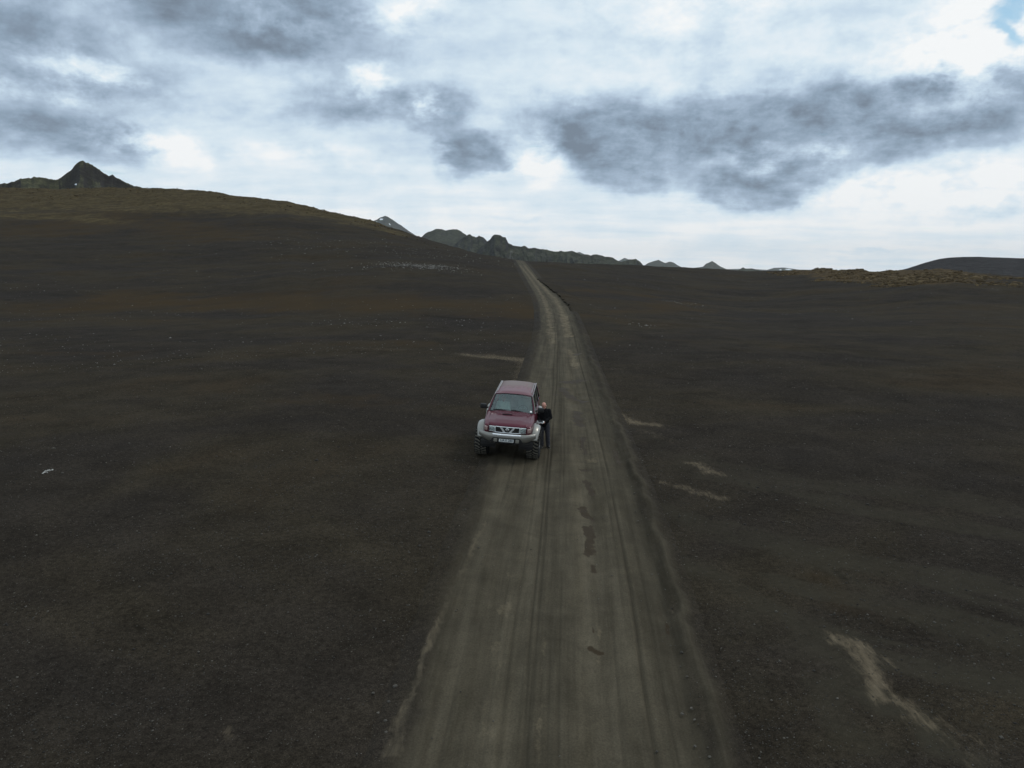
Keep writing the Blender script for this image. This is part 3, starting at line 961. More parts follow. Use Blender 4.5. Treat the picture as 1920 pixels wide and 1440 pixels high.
mountain('mountain', 'broad twin-topped dark green mountain behind the far end of the track',
         [(770, 462), (789, 444), (803, 434), (818, 428), (826, 429), (836, 431.5), (848, 430), (857, 428.5), (864, 432), (873, 439), (890, 452), (940, 470)],
         5200, 1100, MT_DARK, -20, 0.05, 0.34, seed=14, nu=240)
mountain('mountain', 'craggy dark ridge shoulder between the twin-topped mountain and the knob',
         [(840, 470), (862, 450), (872, 441), (880, 439), (892, 445), (898, 441), (906, 445), (914, 453), (925, 462), (960, 475)],
         4200, 520, MT_DARK, -20, 0.06, 0.30, seed=17, nu=200)
mountain('mountain', 'long craggy dark ridge with a square knob falling away to the right',
         [(880, 484), (897, 468), (912, 453), (920, 445), (923, 441), (930, 439.5), (938, 439), (943, 443), (948, 445), (953, 453), (962, 459), (976, 462), (983, 461), (992, 465),
          (1003, 463.5), (1020, 467), (1030, 470), (1040, 471), (1052, 470), (1060, 472), (1072, 470), (1078, 473), (1090, 477), (1105, 478), (1120, 477), (1135, 481), (1150, 483),
          (1158, 488), (1166, 490), (1180, 487), (1193, 486), (1200, 490), (1206, 498), (1215, 506)],
         3200, 420, MT_DARK, -20, 0.10, 0.44, scree=[(960, 9)], seed=23, nu=760, nt=80)
mountain('mountain', 'two low grey rounded mountains right of the long ridge',
         [(1195, 506), (1208, 498), (1215, 493), (1224, 490), (1235, 487), (1243, 491), (1248, 493), (1256, 490), (1263, 492), (1270, 497), (1282, 503), (1295, 508)],
         12000, 1300, MT_GREY, -20, 0.05, 0.22, seed=31, nu=160, nt=50)
mountain('mountain', 'small grey cone-shaped mountain alone on the horizon',
         [(1275, 509), (1295, 503), (1318, 500), (1324, 494), (1330, 492), (1335, 489), (1341, 493), (1350, 499), (1363, 505), (1375, 509)],
         11500, 1000, MT_GREY, -20, 0.05, 0.22, seed=37, nu=140, nt=50)
mountain('hill', 'low dark rise in front of the two grey mountains',
         [(1250, 508), (1266, 502.5), (1285, 501), (1300, 503), (1315, 506)], 4200, 300, MT_DARK, -20, 0.03, 0.1, seed=41, nu=80, nt=40)
mountain('hill', 'low dark knoll right of the cone-shaped mountain on the horizon',
         [(1378, 509), (1387, 505), (1393, 501), (1398, 503.5), (1410, 503), (1425, 507), (1440, 510)], 5600, 300, MT_DARK, -20, 0.05, 0.15, seed=43, nu=80, nt=40)
mountain('mountain', 'flat-topped blue mountain with snow streaks low on the horizon',
         [(1425, 510), (1438, 506), (1452, 502), (1470, 501.5), (1485, 503.5), (1508, 507), (1530, 510)], 17500, 1400, MT_GREY, -40, 0.02, 0.1,
         snow=[(1478, 505, 6, 1.0), (1463, 506, 3, 1.0)], seed=47, nu=110, nt=40)
mountain('mountain', 'faint blue peak showing over the right end of the long ridge',
         [(1145, 498), (1160, 489), (1171, 483), (1184, 488), (1205, 498)], 20500, 1900, MT_GREY, -60, 0.03, 0.15, seed=53, nu=90, nt=40)
mountain('mountain', 'faint blue peak showing above the middle of the long ridge',
         [(1060, 492), (1078, 474), (1086, 471.5), (1098, 477), (1120, 492)], 20500, 1900, MT_GREY, -60, 0.03, 0.15, seed=54, nu=90, nt=40)
mountain('mountain', 'faint flat blue range along the horizon behind the cone-shaped mountain',
         [(1330, 509), (1360, 504.5), (1400, 503.5), (1440, 506), (1500, 505.5), (1560, 506), (1620, 509.5), (1680, 512)], 20800, 1400, MT_GREY, -60, 0.03, 0.1, seed=59, nu=160, nt=40)
mountain('hill', 'smooth black flat-topped hill on the right horizon',
         [(1640, 518), (1668, 511), (1700, 503.5), (1735, 492), (1760, 485.5), (1780, 482.5), (1800, 481.5), (1830, 481), (1860, 482), (1920, 484), (2050, 487), (2250, 500), (2400, 520)],
         1500, 420, MT_ASH, -22, 0.012, 0.10, seed=61, nu=240, nt=70)


# ------------------------------------------------------------------ the car
def quad_strip(bm, rows, closed=False):
    """skin rows of points with quads"""
    vs = [[bm.verts.new(p) for p in row] for row in rows]
    for a, b in zip(vs[:-1], vs[1:]):
        n = len(a)
        for j in range(n if closed else n - 1):
            k = (j + 1) % n
            try:
                bm.faces.new((a[j], a[k], b[k], b[j]))
            except ValueError:
                pass
    return vs


def add_box(bm, c, size, bev=0.0, rot=None, taper=None, segs=2):
    r = bmesh.ops.create_cube(bm, size=1.0)
    vs = r['verts']
    for v in vs:
        v.co = Vector((v.co.x * size[0], v.co.y * size[1], v.co.z * size[2]))
        if taper and v.co.z > 0:
            v.co.x *= taper
            v.co.y *= taper
    if bev > 0:
        es = list({e for v in vs for e in v.link_edges})
        g = bmesh.ops.bevel(bm, geom=es, offset=bev, segments=segs, affect='EDGES', profile=0.5)
        vs = list({v for f in g['faces'] for v in f.verts} | {v for v in vs if v.is_valid})
    M = Matrix.Translation(c) @ (Euler(rot).to_matrix().to_4x4() if rot else Matrix.Identity(4))
    for v in vs:
        v.co = M @ v.co
    return vs


def add_tube(bm, p0, p1, r0, r1=None, n=10, caps=True):
    p0, p1 = Vector(p0), Vector(p1)
    r1 = r0 if r1 is None else r1
    q = (p1 - p0).to_track_quat('Z', 'Y')
    rows = []
    for p, r in ((p0, r0), (p1, r1)):
        rows.append([p + q @ Vector((r * math.cos(2 * math.pi * k / n), r * math.sin(2 * math.pi * k / n), 0)) for k in range(n)])
    vs = quad_strip(bm, rows, True)
    if caps:
        bm.faces.new(vs[0][::-1])
        bm.faces.new(vs[1])


def add_slab(bm, loop, thick):
    """closed plate from an outline (list of points) with a thickness vector"""
    t = Vector(thick)
    a = [bm.verts.new(Vector(p)) for p in loop]
    b = [bm.verts.new(Vector(p) + t) for p in loop]
    bm.faces.new(a)
    bm.faces.new(b[::-1])
    n = len(a)
    for i in range(n):
        j = (i + 1) % n
        bm.faces.new((a[i], b[i], b[j], a[j]))


def add_lathe_x(bm, prof, n=40, cx=0.0):
    """revolve (x, r) pairs about the X axis"""
    rows = []
    for k in range(n):
        a = 2 * math.pi * k / n
        rows.append([(cx + x, r * math.cos(a), r * math.sin(a)) for x, r in prof])
    rows.append(rows[0])
    vs = [[bm.verts.new(p) for p in row] for row in rows[:-1]]
    vs.append(vs[0])
    for a, b in zip(vs[:-1], vs[1:]):
        for j in range(len(a) - 1):
            bm.faces.new((a[j], a[j + 1], b[j + 1], b[j]))


def paint_mat():
    m, w, out = new_mat('maroon_paint')
    pos = w.node('ShaderNodeTexCoord').outputs['Object']
    n = w.noise(pos, 3.0, 6, 0.6)
    fl = w.noise(pos, 900.0, 2, 0.5)
    col = w.mix(fl, (0.064, 0.004, 0.014), (0.105, 0.009, 0.024))
    col = w.mix(w.smooth(n, 0.48, 0.80, 0.0, 0.14), col, (0.16, 0.12, 0.10))
    principled(w, out, col, w.smooth(n, 0.3, 0.7, 0.34, 0.50, 'LINEAR'), 0.35, 0.12, None, 0.5)
    return m


def dusty_roof_mat():
    m, w, out = new_mat('dusty_maroon_paint')
    pos = w.node('ShaderNodeTexCoord').outputs['Object']
    n = w.noise(w.mapping(pos, scale=(2.2, 0.9, 1)), 2.6, 7, 0.68, 0.6)
    s = w.sep(pos)
    back = w.smooth(s[1], 0.1, 1.5)
    f = w.smooth(w.math('ADD', w.math('MULTIPLY', back, 0.55), w.math('MULTIPLY', w.math('SUBTRACT', n, 0.5), 1.5)), 0.12, 0.55)
    col = w.mix(w.math('MULTIPLY', f, 0.85), (0.11, 0.011, 0.024), (0.20, 0.165, 0.15))
    col = w.mix(w.smooth(w.noise(pos, 4.5, 4, 0.6), 0.63, 0.72, 0.0, 0.7), col, (0.24, 0.03, 0.02))
    principled(w, out, col, w.smooth(f, 0, 1, 0.38, 0.8, 'LINEAR'), 0.3, 0.35, None, 0.12)
    return m


def glass_mat(name, tint, gloss, rough=0.02):
    m, w, out = new_mat(name)
    tr = w.node('ShaderNodeBsdfTransparent')
    tr.inputs[0].default_value = (*tint, 1)
    gl = w.node('ShaderNodeBsdfGlossy')
    gl.inputs['Roughness'].default_value = rough
    gl.inputs['Color'].default_value = (0.88, 0.98, 0.96, 1)
    fr = w.node('ShaderNodeFresnel')
    fr.inputs['IOR'].default_value = 1.5
    pos = w.node('ShaderNodeTexCoord').outputs['Object']
    dirt = w.smooth(w.noise(pos, 5.0, 5, 0.6), 0.35, 0.75, 0.0, gloss * 0.35)
    mx = w.node('ShaderNodeMixShader')
    w.l.new(w.math('ADD', w.math('ADD', fr.outputs[0], gloss), dirt, clamp=True), mx.inputs[0])
    w.l.new(tr.outputs[0], mx.inputs[1])
    w.l.new(gl.outputs[0], mx.inputs[2])
    w.l.new(mx.outputs[0], out.inputs['Surface'])
    return m


def tyre_mat():
    m, w, out = new_mat('dusty_rubber')
    pos = w.node('ShaderNodeTexCoord').outputs['Object']
    n = w.noise(pos, 7.0, 6, 0.7)
    sp = w.sep(pos)
    rad = w.math('SQRT', w.math('ADD', w.math('MULTIPLY', sp[1], sp[1]), w.math('MULTIPLY', sp[2], sp[2])))
    col = w.mix(w.math('MULTIPLY', w.smooth(rad, 0.468, 0.486), w.smooth(n, 0.30, 0.65, 0.45, 1.0)), (0.012, 0.012, 0.012), (0.13, 0.120, 0.098))
    principled(w, out, col, 0.88, 0, 0.25, bump(w, w.noise(pos, 60, 3, 0.6), 0.3, 0.004))
    return m


PAINT = paint_mat()
ROOFPAINT = dusty_roof_mat()
SILVER = simple_mat('champagne_silver', (0.225, 0.218, 0.195), 0.38, 0.45, 0.5, 0.6, 0.06, 5, 0.25)
CHROME = simple_mat('chrome', (0.84, 0.85, 0.86), 0.22, 0.6, 0.5, 0.0, 0.04, 8)
BLACKP = simple_mat('black_plastic', (0.012, 0.012, 0.013), 0.5, 0.0, 0.4, 0.0, 0.2, 12)
DARKM = simple_mat('dark_chassis', (0.02, 0.019, 0.018), 0.75, 0.2, 0.3, 0.0, 0.3, 10, 0.5)
RUBBER = tyre_mat()
WGLASS = glass_mat('windscreen_glass', (0.62, 0.80, 0.76), 0.07)
SGLASS = glass_mat('side_glass', (0.22, 0.28, 0.27), 0.08)
LENS = glass_mat('clear_lens', (0.85, 0.90, 0.90), 0.10)
AMBER = simple_mat('pink_amber_lens', (0.34, 0.225, 0.205), 0.2, 0.0, 0.5, 0.7, 0.1, 30)
LAMPW = simple_mat('bright_reflector', (0.86, 0.88, 0.88), 0.35, 0.1, 0.5, 0.5, 0.05, 20)
FOG = simple_mat('fog_lamp_cover', (0.20, 0.19, 0.165), 0.4, 0.0, 0.5, 0.3, 0.15, 30)
SEAT = simple_mat('grey_seat_cloth', (0.27, 0.29, 0.27), 0.9, 0.0, 0.2, 0.0, 0.15, 60)
DASH = simple_mat('grey_dashboard', (0.045, 0.05, 0.048), 0.7, 0.0, 0.3, 0.0, 0.1, 30)
PLATEW = simple_mat('white_plate', (0.62, 0.64, 0.62), 0.45, 0.0, 0.4, 0.2, 0.05, 30, 0.15)
PLATEB = simple_mat('plate_blue', (0.02, 0.035, 0.07), 0.5, 0.0, 0.4, 0.0, 0.05, 30)
WHITE = simple_mat('white_print', (0.8, 0.8, 0.8), 0.5, 0.0, 0.4, 0.0, 0.03, 30)
RIMM = simple_mat('silver_rim', (0.45, 0.45, 0.44), 0.35, 0.7, 0.5, 0.0, 0.1, 10, 0.4)

FA, RA = -1.48, 1.49                         # axle positions along the car (front of the car is -Y)
WZ, WR = 0.455, 0.495                        # wheel centre height and tyre radius
SILL = 0.70


def ztop(y):
    return np.interp(y, [-2.30, -1.9, -0.92, 2.42], [1.20, 1.285, 1.405, 1.43])


def halfw(y, z):
    zz = np.interp(z, [0.6, 0.95, 1.12, 1.43], [0.885, 0.925, 0.925, 0.872])
    tf = 1 - 0.115 * np.clip((-1.35 - y) / 0.85, 0, 1) ** 2 - 0.05 * np.clip((y - 1.9) / 0.5, 0, 1) ** 2
    return zz * tf


def yfront(x):
    return -2.32 + 0.17 * (abs(x) / 0.82) ** 2.6


def side_pt(f, v, s, inset=0.0):
    """point on the slanted cabin side: f along, v up, s side"""
    yb, yt = -0.90 + 3.30 * f, -0.29 + 2.62 * f
    bow = 0.018 * math.sin(math.pi * v)
    x = (0.868 + (0.700 - 0.868) * v + bow - inset) * s
    z = (1.405 + 0.025 * f) + (1.945 - 1.405 - 0.02 * abs(f - 0.5)) * v
    return Vector((x, yb + (yt - yb) * v, z))


def build_car():
    car = empty('car')
    tag(car, 'maroon lifted four-wheel-drive car on huge tyres parked on the dirt track', 'car')
    # ---- body shell
    bm = bmesh.new()
    ys = np.concatenate([np.linspace(-2.17, -0.6, 42), np.linspace(-0.6, 0.6, 16)[1:], np.linspace(0.6, 2.42, 46)[1:]])
    for s in (-1, 1):
        nz = 14
        rows = []
        for y in ys:
            zt = float(ztop(y))
            rows.append([bm.verts.new((s * float(halfw(y, z)), y, z)) for z in np.linspace(SILL, zt - 0.03, nz)])
        for a, b in zip(rows[:-1], rows[1:]):
            for j in range(nz - 1):
                c = (a[j].co + b[j + 1].co) / 2
                if min(math.hypot(c.y - FA, c.z - WZ), math.hypot(c.y - RA, c.z - WZ)) < 0.63:
                    continue
                bm.faces.new((a[j], a[j + 1], b[j + 1], b[j]))
        # fender shoulder rolling over to the bonnet edge
        fr = [i for i, y in enumerate(ys) if y <= -0.88]
        top = []
        for i in fr:
            y = ys[i]
            zt, hw = float(ztop(y)), float(halfw(y, ztop(y)))
            top.append([rows[i][-1].co.copy(), Vector((s * (hw - 0.012), y, zt - 0.010)), Vector((s * (hw - 0.05), y, zt + 0.004)), Vector((s * 0.735 * hw / 0.872, y, zt + 0.012))])
        quad_strip(bm, top)
        # belt ledge under the side windows
        led = []
        for i, y in enumerate(ys):
            if y >= -0.92:
                zt, hw = float(ztop(y)), float(halfw(y, ztop(y)))
                led.append([rows[i][-1].co.copy(), Vector((s * (hw - 0.006), y, zt)), Vector((s * (hw - 0.09), y, zt + 0.002))])
        quad_strip(bm, led)
        # corner piece beside the headlamp
        cr = []
        for k in range(7):
            t = k / 6
            x = 0.80 - 0.10 * t
            hw = float(halfw(-2.17, 1.0))
            p = Vector((s * (hw - t * t * 0.16), -2.17 - 0.10 * math.sin(t * math.pi / 2), 0))
            cr.append([Vector((p.x, p.y, z)) for z in (0.72, 0.95, 1.10, 1.195)])
        quad_strip(bm, cr)
        hw0 = float(halfw(-2.17, ztop(-2.17)))
        xi = 0.735 * hw0 / 0.872 - 0.03
        z0_ = float(ztop(-2.17))
        capr = []
        for k in range(7):
            t = k / 6
            b_ = cr[k][-1]
            a_ = Vector((s * (hw0 + (xi - hw0) * t), -2.165, z0_ - (0.03 if k == 0 else -0.006)))
            m_ = a_.lerp(b_, 0.55)
            m_.z = a_.z * 0.6 + b_.z * 0.4 + 0.008
            capr.append([a_, m_, b_])
        quad_strip(bm, capr)
    # nose behind grille and lamps
    nose = []
    for x in np.linspace(-0.70, 0.70, 15):
        y = yfront(x) + 0.045
        nose.append([(x, y, 0.70), (x, y, 0.95), (x, y, 1.12), (x, y + 0.01, 1.175)])
    quad_strip(bm, nose)
    # rear panel
    rr = []
    for x in np.linspace(-0.86, 0.86, 9):
        rr.append([(x, 2.43 + 0.03 * (1 - (x / 0.86) ** 2), z) for z in (0.68, 0.9, 1.15, 1.42)])
    quad_strip(bm, rr)
    bmesh.ops.remove_doubles(bm, verts=bm.verts[:], dist=0.002)
    body = bm_obj('body', bm, PAINT, car, angle=40)
    # ---- bonnet with a raised middle and a scoop
    bm = bmesh.new()
    rows = []
    for i in range(23):
        t = i / 22
        row = []
        for u in np.linspace(-1, 1, 37):
            yb = -0.915 + 0.03 * (1 - u * u) * 0 - 0.06 * (1 - u * u)
            yf = yfront(u * 0.70) + 0.01
            y = yf + (yb - yf) * t
            hw = 0.735 * float(halfw(max(y, -2.17), ztop(y))) / 0.872
            x = u * hw
            z = float(ztop(y)) + 0.012 + 0.040 * (1 - u * u)
            bul = 1 / (1 + math.exp((abs(u) - (0.62 + 0.20 * t)) * 34))
            z += 0.020 * bul * min(1, t * 3)
            crease = math.exp(-((abs(u) - 0.90) / 0.05) ** 2)
            z += 0.006 * crease
            z -= 0.055 * max(0, 1 - t / 0.10) ** 2
            row.append((x, y, z))
        rows.append(row)
    quad_strip(bm, rows)
    bonnet = bm_obj('bonnet', bm, PAINT, car, smooth=True)
    sol = bonnet.modifiers.new('t', 'SOLIDIFY')
    sol.thickness = 0.02
    sol.offset = -1
    bm = bmesh.new()
    sc_rows = []
    for i in range(9):
        t = i / 8
        y = -1.42 + 0.36 * t
        hh = 0.062 * (1 - t) ** 0.8
        sc_rows.append([(-0.10 + 0.20 * math.copysign(abs(u) ** 0.6, u) * (1 + 0.1 * t), y, float(ztop(y)) + 0.062 + hh * (1 - abs(u) ** 4) - 0.012) for u in np.linspace(-1, 1, 13)])
    quad_strip(bm, sc_rows)
    scoop = bm_obj('bonnet_scoop', bm, PAINT, bonnet, smooth=True)
    so = scoop.modifiers.new('t', 'SOLIDIFY')
    so.thickness = 0.012
    bm = bmesh.new()
    zc = float(ztop(-1.42)) + 0.078
    add_box(bm, (-0.10, -1.415, zc), (0.36, 0.02, 0.05), 0.008)
    bm_obj('scoop_opening', bm, BLACKP, bonnet)
    # ---- cowl below the windscreen
    bm = bmesh.new()
    add_box(bm, (0, -0.90, 1.40), (1.56, 0.16, 0.06), 0.02)
    bm_obj('cowl', bm, BLACKP, car)
    # ---- cabin sides: pillars and rails with real window openings
    fb = [0.0, 0.045, 0.355, 0.395, 0.665, 0.70, 0.925, 1.0]
    solid = [(0, 1), (2, 3), (4, 5), (6, 7)]
    glassb = [(1, 2), (3, 4), (5, 6)]
    for s in (-1, 1):
        bm = bmesh.new()
        nrm = Vector((-s * 0.045, 0, -0.01))

        def panel(f0, f1, v0, v1, nv=6):
            lo = [side_pt(f0, v0 + (v1 - v0) * k / nv, s) for k in range(nv + 1)] + [side_pt(f1, v1 - (v1 - v0) * k / nv, s) for k in range(nv + 1)]
            add_slab(bm, lo if s > 0 else lo[::-1], nrm)
        for a, b in solid:
            panel(fb[a], fb[b], 0.0, 1.0)
        for a, b in glassb:
            panel(fb[a], fb[b], 0.0, 0.05, 1)
            panel(fb[a], fb[b], 0.90, 1.0, 1)
        bm_obj('cabin_side', bm, PAINT, car)
        for a, b in glassb:
            bm = bmesh.new()
            e = 0.004
            rowsg = [[side_pt(fb[a] - e + (fb[b] - fb[a] + 2 * e) * u, 0.04 + 0.87 * v, s, 0.018) for v in np.linspace(0, 1, 6)] for u in np.linspace(0, 1, 5)]
            quad_strip(bm, rowsg)
            wobj = bm_obj('side_window', bm, SGLASS, car, smooth=True)
            bm = bmesh.new()
            cor = [side_pt(fb[a], 0.05, s, -0.004), side_pt(fb[b], 0.05, s, -0.004), side_pt(fb[b], 0.90, s, -0.004), side_pt(fb[a], 0.90, s, -0.004)]
            for k in range(4):
                add_tube(bm, cor[k], cor[(k + 1) % 4], 0.011, n=6)
            bm_obj('window_seal', bm, BLACKP, wobj)
        # drip rail and roof rail
        bm = bmesh.new()
        pts = [side_pt(f, 1.0, s, -0.012) for f in np.linspace(0.0, 1.0, 10)]
        pts = [side_pt(0.0, v, s, -0.012) for v in np.linspace(0.02, 0.98, 6)] + pts
        for p, q in zip(pts[:-1], pts[1:]):
            add_tube(bm, p, q, 0.011, n=6)
        bm_obj('drip_rail', bm, SILVER, car)
        bm = bmesh.new()
        rp = [(s * 0.645, 0.05, 1.965), (s * 0.645, 0.14, 1.995), (s * 0.645, 1.1, 2.002), (s * 0.645, 2.05, 1.995), (s * 0.645, 2.14, 1.96)]
        for p, q in zip(rp[:-1], rp[1:]):
            add_tube(bm, p, q, 0.013, n=8)
        add_box(bm, (s * 0.645, 1.1, 1.985), (0.03, 0.06, 0.04), 0.008)
        bm_obj('roof_rail', bm, SILVER, car, angle=40)
    # ---- roof
    bm = bmesh.new()
    rows = []
    for i in range(25):
        t = i / 24
        y0 = -0.315 + 2.67 * t
        row = []
        for u in np.linspace(-1, 1, 25):
            y = y0 - 0.05 * (1 - u * u) * (1 - t) + 0.03 * (1 - u * u) * t
            z = 1.938 - 0.014 * abs(t - 0.5) * 2 + 0.060 * (1 - abs(u) ** 3.0)
            z += 0.045 * (1 - abs(u) ** 4) * sstep(0, 0.13, t) * (1 - sstep(0.90, 1.0, t))
            row.append((u * 0.705, y, z))
        rows.append(row)
    quad_strip(bm, rows)
    roof = bm_obj('roof', bm, ROOFPAINT, car, smooth=True)
    so = roof.modifiers.new('t', 'SOLIDIFY')
    so.thickness = 0.035
    so.offset = -1
    # ---- windscreen
    def ws_pt(u, v, off=0.0):
        x = u * (0.805 + (0.665 - 0.805) * v)
        y = -0.895 + 0.605 * v - 0.07 * (1 - u * u)
        z = 1.415 + (1.945 - 1.415 + 0.035 * (1 - u * u)) * v
        return Vector((x, y - off * 0.66, z + off * 0.75))
    bm = bmesh.new()
    quad_strip(bm, [[ws_pt(u, v) for u in np.linspace(-1, 1, 17)] for v in np.linspace(0, 1, 9)])
    wscr = bm_obj('windscreen', bm, WGLASS, car, smooth=True)
    bm = bmesh.new()
    loop = [ws_pt(u, 0, .006) for u in np.linspace(-1, 1, 9)] + [ws_pt(1, v, .006) for v in np.linspace(0.1, 1, 7)] + [ws_pt(u, 1, .006) for u in np.linspace(0.9, -1, 9)] + [ws_pt(-1, v, .006) for v in np.linspace(0.9, 0.1, 6)]
    for p, q in zip(loop, loop[1:] + loop[:1]):
        add_tube(bm, p, q, 0.016, n=6)
    bm_obj('windscreen_seal', bm, BLACKP, wscr)
    bm = bmesh.new()
    st = [ws_pt(u, v, 0.004) for u, v in ((0.86, 0.05), (0.95, 0.05), (0.95, 0.14), (0.86, 0.14))]
    add_slab(bm, st, (0, -0.001, 0.001))
    bm_obj('inspection_sticker', bm, WHITE, wscr)
    for x0, x1, v0, v1 in ((-0.86, -0.10, 0.07, 0.03), (-0.02, 0.72, 0.10, -0.02)):
        bm = bmesh.new()
        n = 6
        for k in range(n):
            a = ws_pt(x0 + (x1 - x0) * k / n, v0 + (v1 - v0) * k / n + 0.04 * math.sin(math.pi * k / n), 0.022)
            b = ws_pt(x0 + (x1 - x0) * (k + 1) / n, v0 + (v1 - v0) * (k + 1) / n + 0.04 * math.sin(math.pi * (k + 1) / n), 0.022)
            add_tube(bm, a, b, 0.013, n=5)
        add_tube(bm, ws_pt(x1, v1, 0.03), ws_pt((x0 + x1) / 2, (v0 + v1) / 2 + 0.03, 0.035), 0.009, n=5)
        add_tube(bm, ws_pt(x1, v1 - 0.02, -0.03), ws_pt(x1, v1, 0.04), 0.02, n=6)
        bm_obj('wiper', bm, BLACKP, car)
    # ---- tailgate window
    bm = bmesh.new()
    quad_strip(bm, [[(u * (0.80 - 0.12 * v), 2.415 - 0.09 * v, 1.43 + 0.50 * v) for u in np.linspace(-1, 1, 7)] for v in (0, 0.12)])
    quad_strip(bm, [[(u * (0.80 - 0.12 * v), 2.415 - 0.09 * v, 1.43 + 0.50 * v) for u in np.linspace(-1, 1, 7)] for v in (0.88, 1.0)])
    tg = bm_obj('tailgate', bm, PAINT, car)
    so = tg.modifiers.new('t', 'SOLIDIFY')
    so.thickness = 0.03
    bm = bmesh.new()
    quad_strip(bm, [[(u * (0.79 - 0.12 * v), 2.408 - 0.09 * v, 1.43 + 0.50 * v) for u in np.linspace(-1, 1, 7)] for v in (0.10, 0.90)])
    bm_obj('rear_window', bm, SGLASS, tg)
    # ---- doors and cladding
    for s in (-1, 1):
        for y0, y1 in ((-0.78, 0.22), (0.25, 1.02)):
            bm = bmesh.new()
            nyy, nzz = 9, 7
            rows = []
            for y in np.linspace(y0, y1, nyy):
                rows.append([(s * (float(halfw(y, z)) + 0.012), y, z) for z in np.linspace(0.90, float(ztop(y)) - 0.035, nzz)])
            quad_strip(bm, rows)
            dr = bm_obj('door', bm, PAINT, car, smooth=True)
            so = dr.modifiers.new('t', 'SOLIDIFY')
            so.thickness = 0.02
            so.offset = -1 if s > 0 else 1
            bm = bmesh.new()
            add_box(bm, (s * 0.955, y1 - 0.13, 1.23), (0.035, 0.17, 0.035), 0.012)
            bm_obj('door_handle', bm, BLACKP, dr)
        bm = bmesh.new()
        quad_strip(bm, [[(s * (float(halfw(y, 0.9)) + o_), y, z) for o_, z in ((-0.02, 0.66), (0.028, 0.67), (0.032, 0.78), (0.018, 0.895), (-0.01, 0.90))] for y in np.linspace(-0.82, 0.86, 12)])
        cl = bm_obj('side_cladding', bm, SILVER, car, smooth=True)
        bm = bmesh.new()
        add_box(bm, (s * 1.02, 0.02, 0.60), (0.20, 1.62, 0.045), 0.015)
        for yy in (-0.6, 0.0, 0.6):
            add_tube(bm, (s * 0.7, yy, 0.62), (s * 1.0, yy, 0.60), 0.022, n=6)
        bm_obj('side_step', bm, DARKM, car)
    # ---- wheel arch flares
    for ax, front in ((FA, True), (RA, False)):
        for s in (-1, 1):
            bm = bmesh.new()
            prof = [(0.585, 0.90), (0.592, 1.120), (0.610, 1.140), (0.655, 1.138), (0.705, 1.095), (0.742, 1.02), (0.762, 0.94), (0.768, 0.86)]
            rows = []
            a0, a1 = (-4, 158) if front else (-2, 182)
            for k in range(41):
                a = R(a0 + (a1 - a0) * k / 40)
                low = max(0.0, -math.sin(a))
                row = []
                for r_, x in prof:
                    # flares sit flatter on top and run straight down in front
                    e = 1.0 + 0.03 * math.cos(a) ** 2
                    hwx = x
                    if front and math.cos(a) < -0.2:
                        hwx = x - 0.075 * ((-math.cos(a) - 0.2) / 0.8) ** 2
                    row.append((s * hwx, ax + r_ * e * math.cos(a), WZ + r_ * 0.965 * math.sin(a)))
                rows.append(row)
            quad_strip(bm, rows)
            for f_ in (0, -1):
                pass
            fl = bm_obj('wheel_arch_flare', bm, SILVER, car, smooth=True)
            so = fl.modifiers.new('t', 'SOLIDIFY')
            so.thickness = 0.012
            # inner liner
            bm = bmesh.new()
            quad_strip(bm, [[(s * x, ax + 0.60 * math.cos(R(a)), WZ + 0.60 * math.sin(R(a))) for x in (0.42, 0.93)] for a in range(-10, 191, 10)])
            quad_strip(bm, [[(s * 0.42, ax + q * 0.60 * math.cos(R(a)), WZ + q * 0.60 * math.sin(R(a))) for q in (0.0, 1.0)] for a in range(-10, 191, 10)])
            bm_obj('wheel_arch_liner', bm, BLACKP, car)
    # ---- wheels
    bm = bmesh.new()
    tw = 0.20
    add_lathe_x(bm, [(-tw * 0.80, 0.205), (-tw * 0.97, 0.25), (-tw * 1.03, 0.33), (-tw * 1.0, 0.41), (-tw * 0.86, 0.452), (-tw * 0.5, 0.468), (0, 0.472), (tw * 0.5, 0.468),
                     (tw * 0.86, 0.452), (tw * 1.0, 0.41), (tw * 1.03, 0.33), (tw * 0.97, 0.25), (tw * 0.80, 0.205)], 48)
    NL = 28
    for k in range(NL):
        for sd in (-1, 1):
            a = 2 * math.pi * (k + (0.5 if sd > 0 else 0.0)) / NL
            M = Matrix.Rotation(a, 4, 'X')
            for (xc, ln, wd, sk, rr_) in ((0.062, 0.105, 0.040, 0.62, 0.470), (0.142, 0.085, 0.045, 0.32, 0.463), (0.185, 0.035, 0.046, 0.1, 0.440)):
                vs = add_box(bm, (0, 0, 0), (ln, wd, 0.046), 0.0)
                L = Matrix.Translation((sd * xc, (0.035 if xc < 0.1 else (0.0 if xc < .17 else -0.012)), rr_)) @ Matrix.Rotation(-sd * sk, 4, 'Z')
                if xc > 0.17:
                    L = Matrix.Translation((sd * xc, -0.012, rr_)) @ Matrix.Rotation(sd * 0.9, 4, 'Y') @ Matrix.Rotation(-sd * sk, 4, 'Z')
                for v in vs:
                    v.co = M @ (L @ v.co)
    tyre0 = bm_obj('tyre', bm, RUBBER, None, angle=35)
    bm = bmesh.new()
    add_lathe_x(bm, [(-0.15, 0.0), (-0.15, 0.19), (-0.165, 0.215), (-0.17, 0.205), (0.165, 0.205), (0.172, 0.218), (0.155, 0.196), (0.06, 0.185), (0.035, 0.14), (0.06, 0.09), (0.065, 0.055), (0.11, 0.05), (0.115, 0.0)], 32)
    rim0 = bm_obj('rim', bm, RIMM, None, angle=35)
    bm = bmesh.new()
    add_lathe_x(bm, [(-0.30, 0.0), (-0.30, 0.06), (-0.17, 0.07), (-0.165, 0.15), (-0.10, 0.16), (-0.10, 0.0)], 20)
    hub0 = bm_obj('wheel', bm, DARKM, None, angle=35)
    first = True
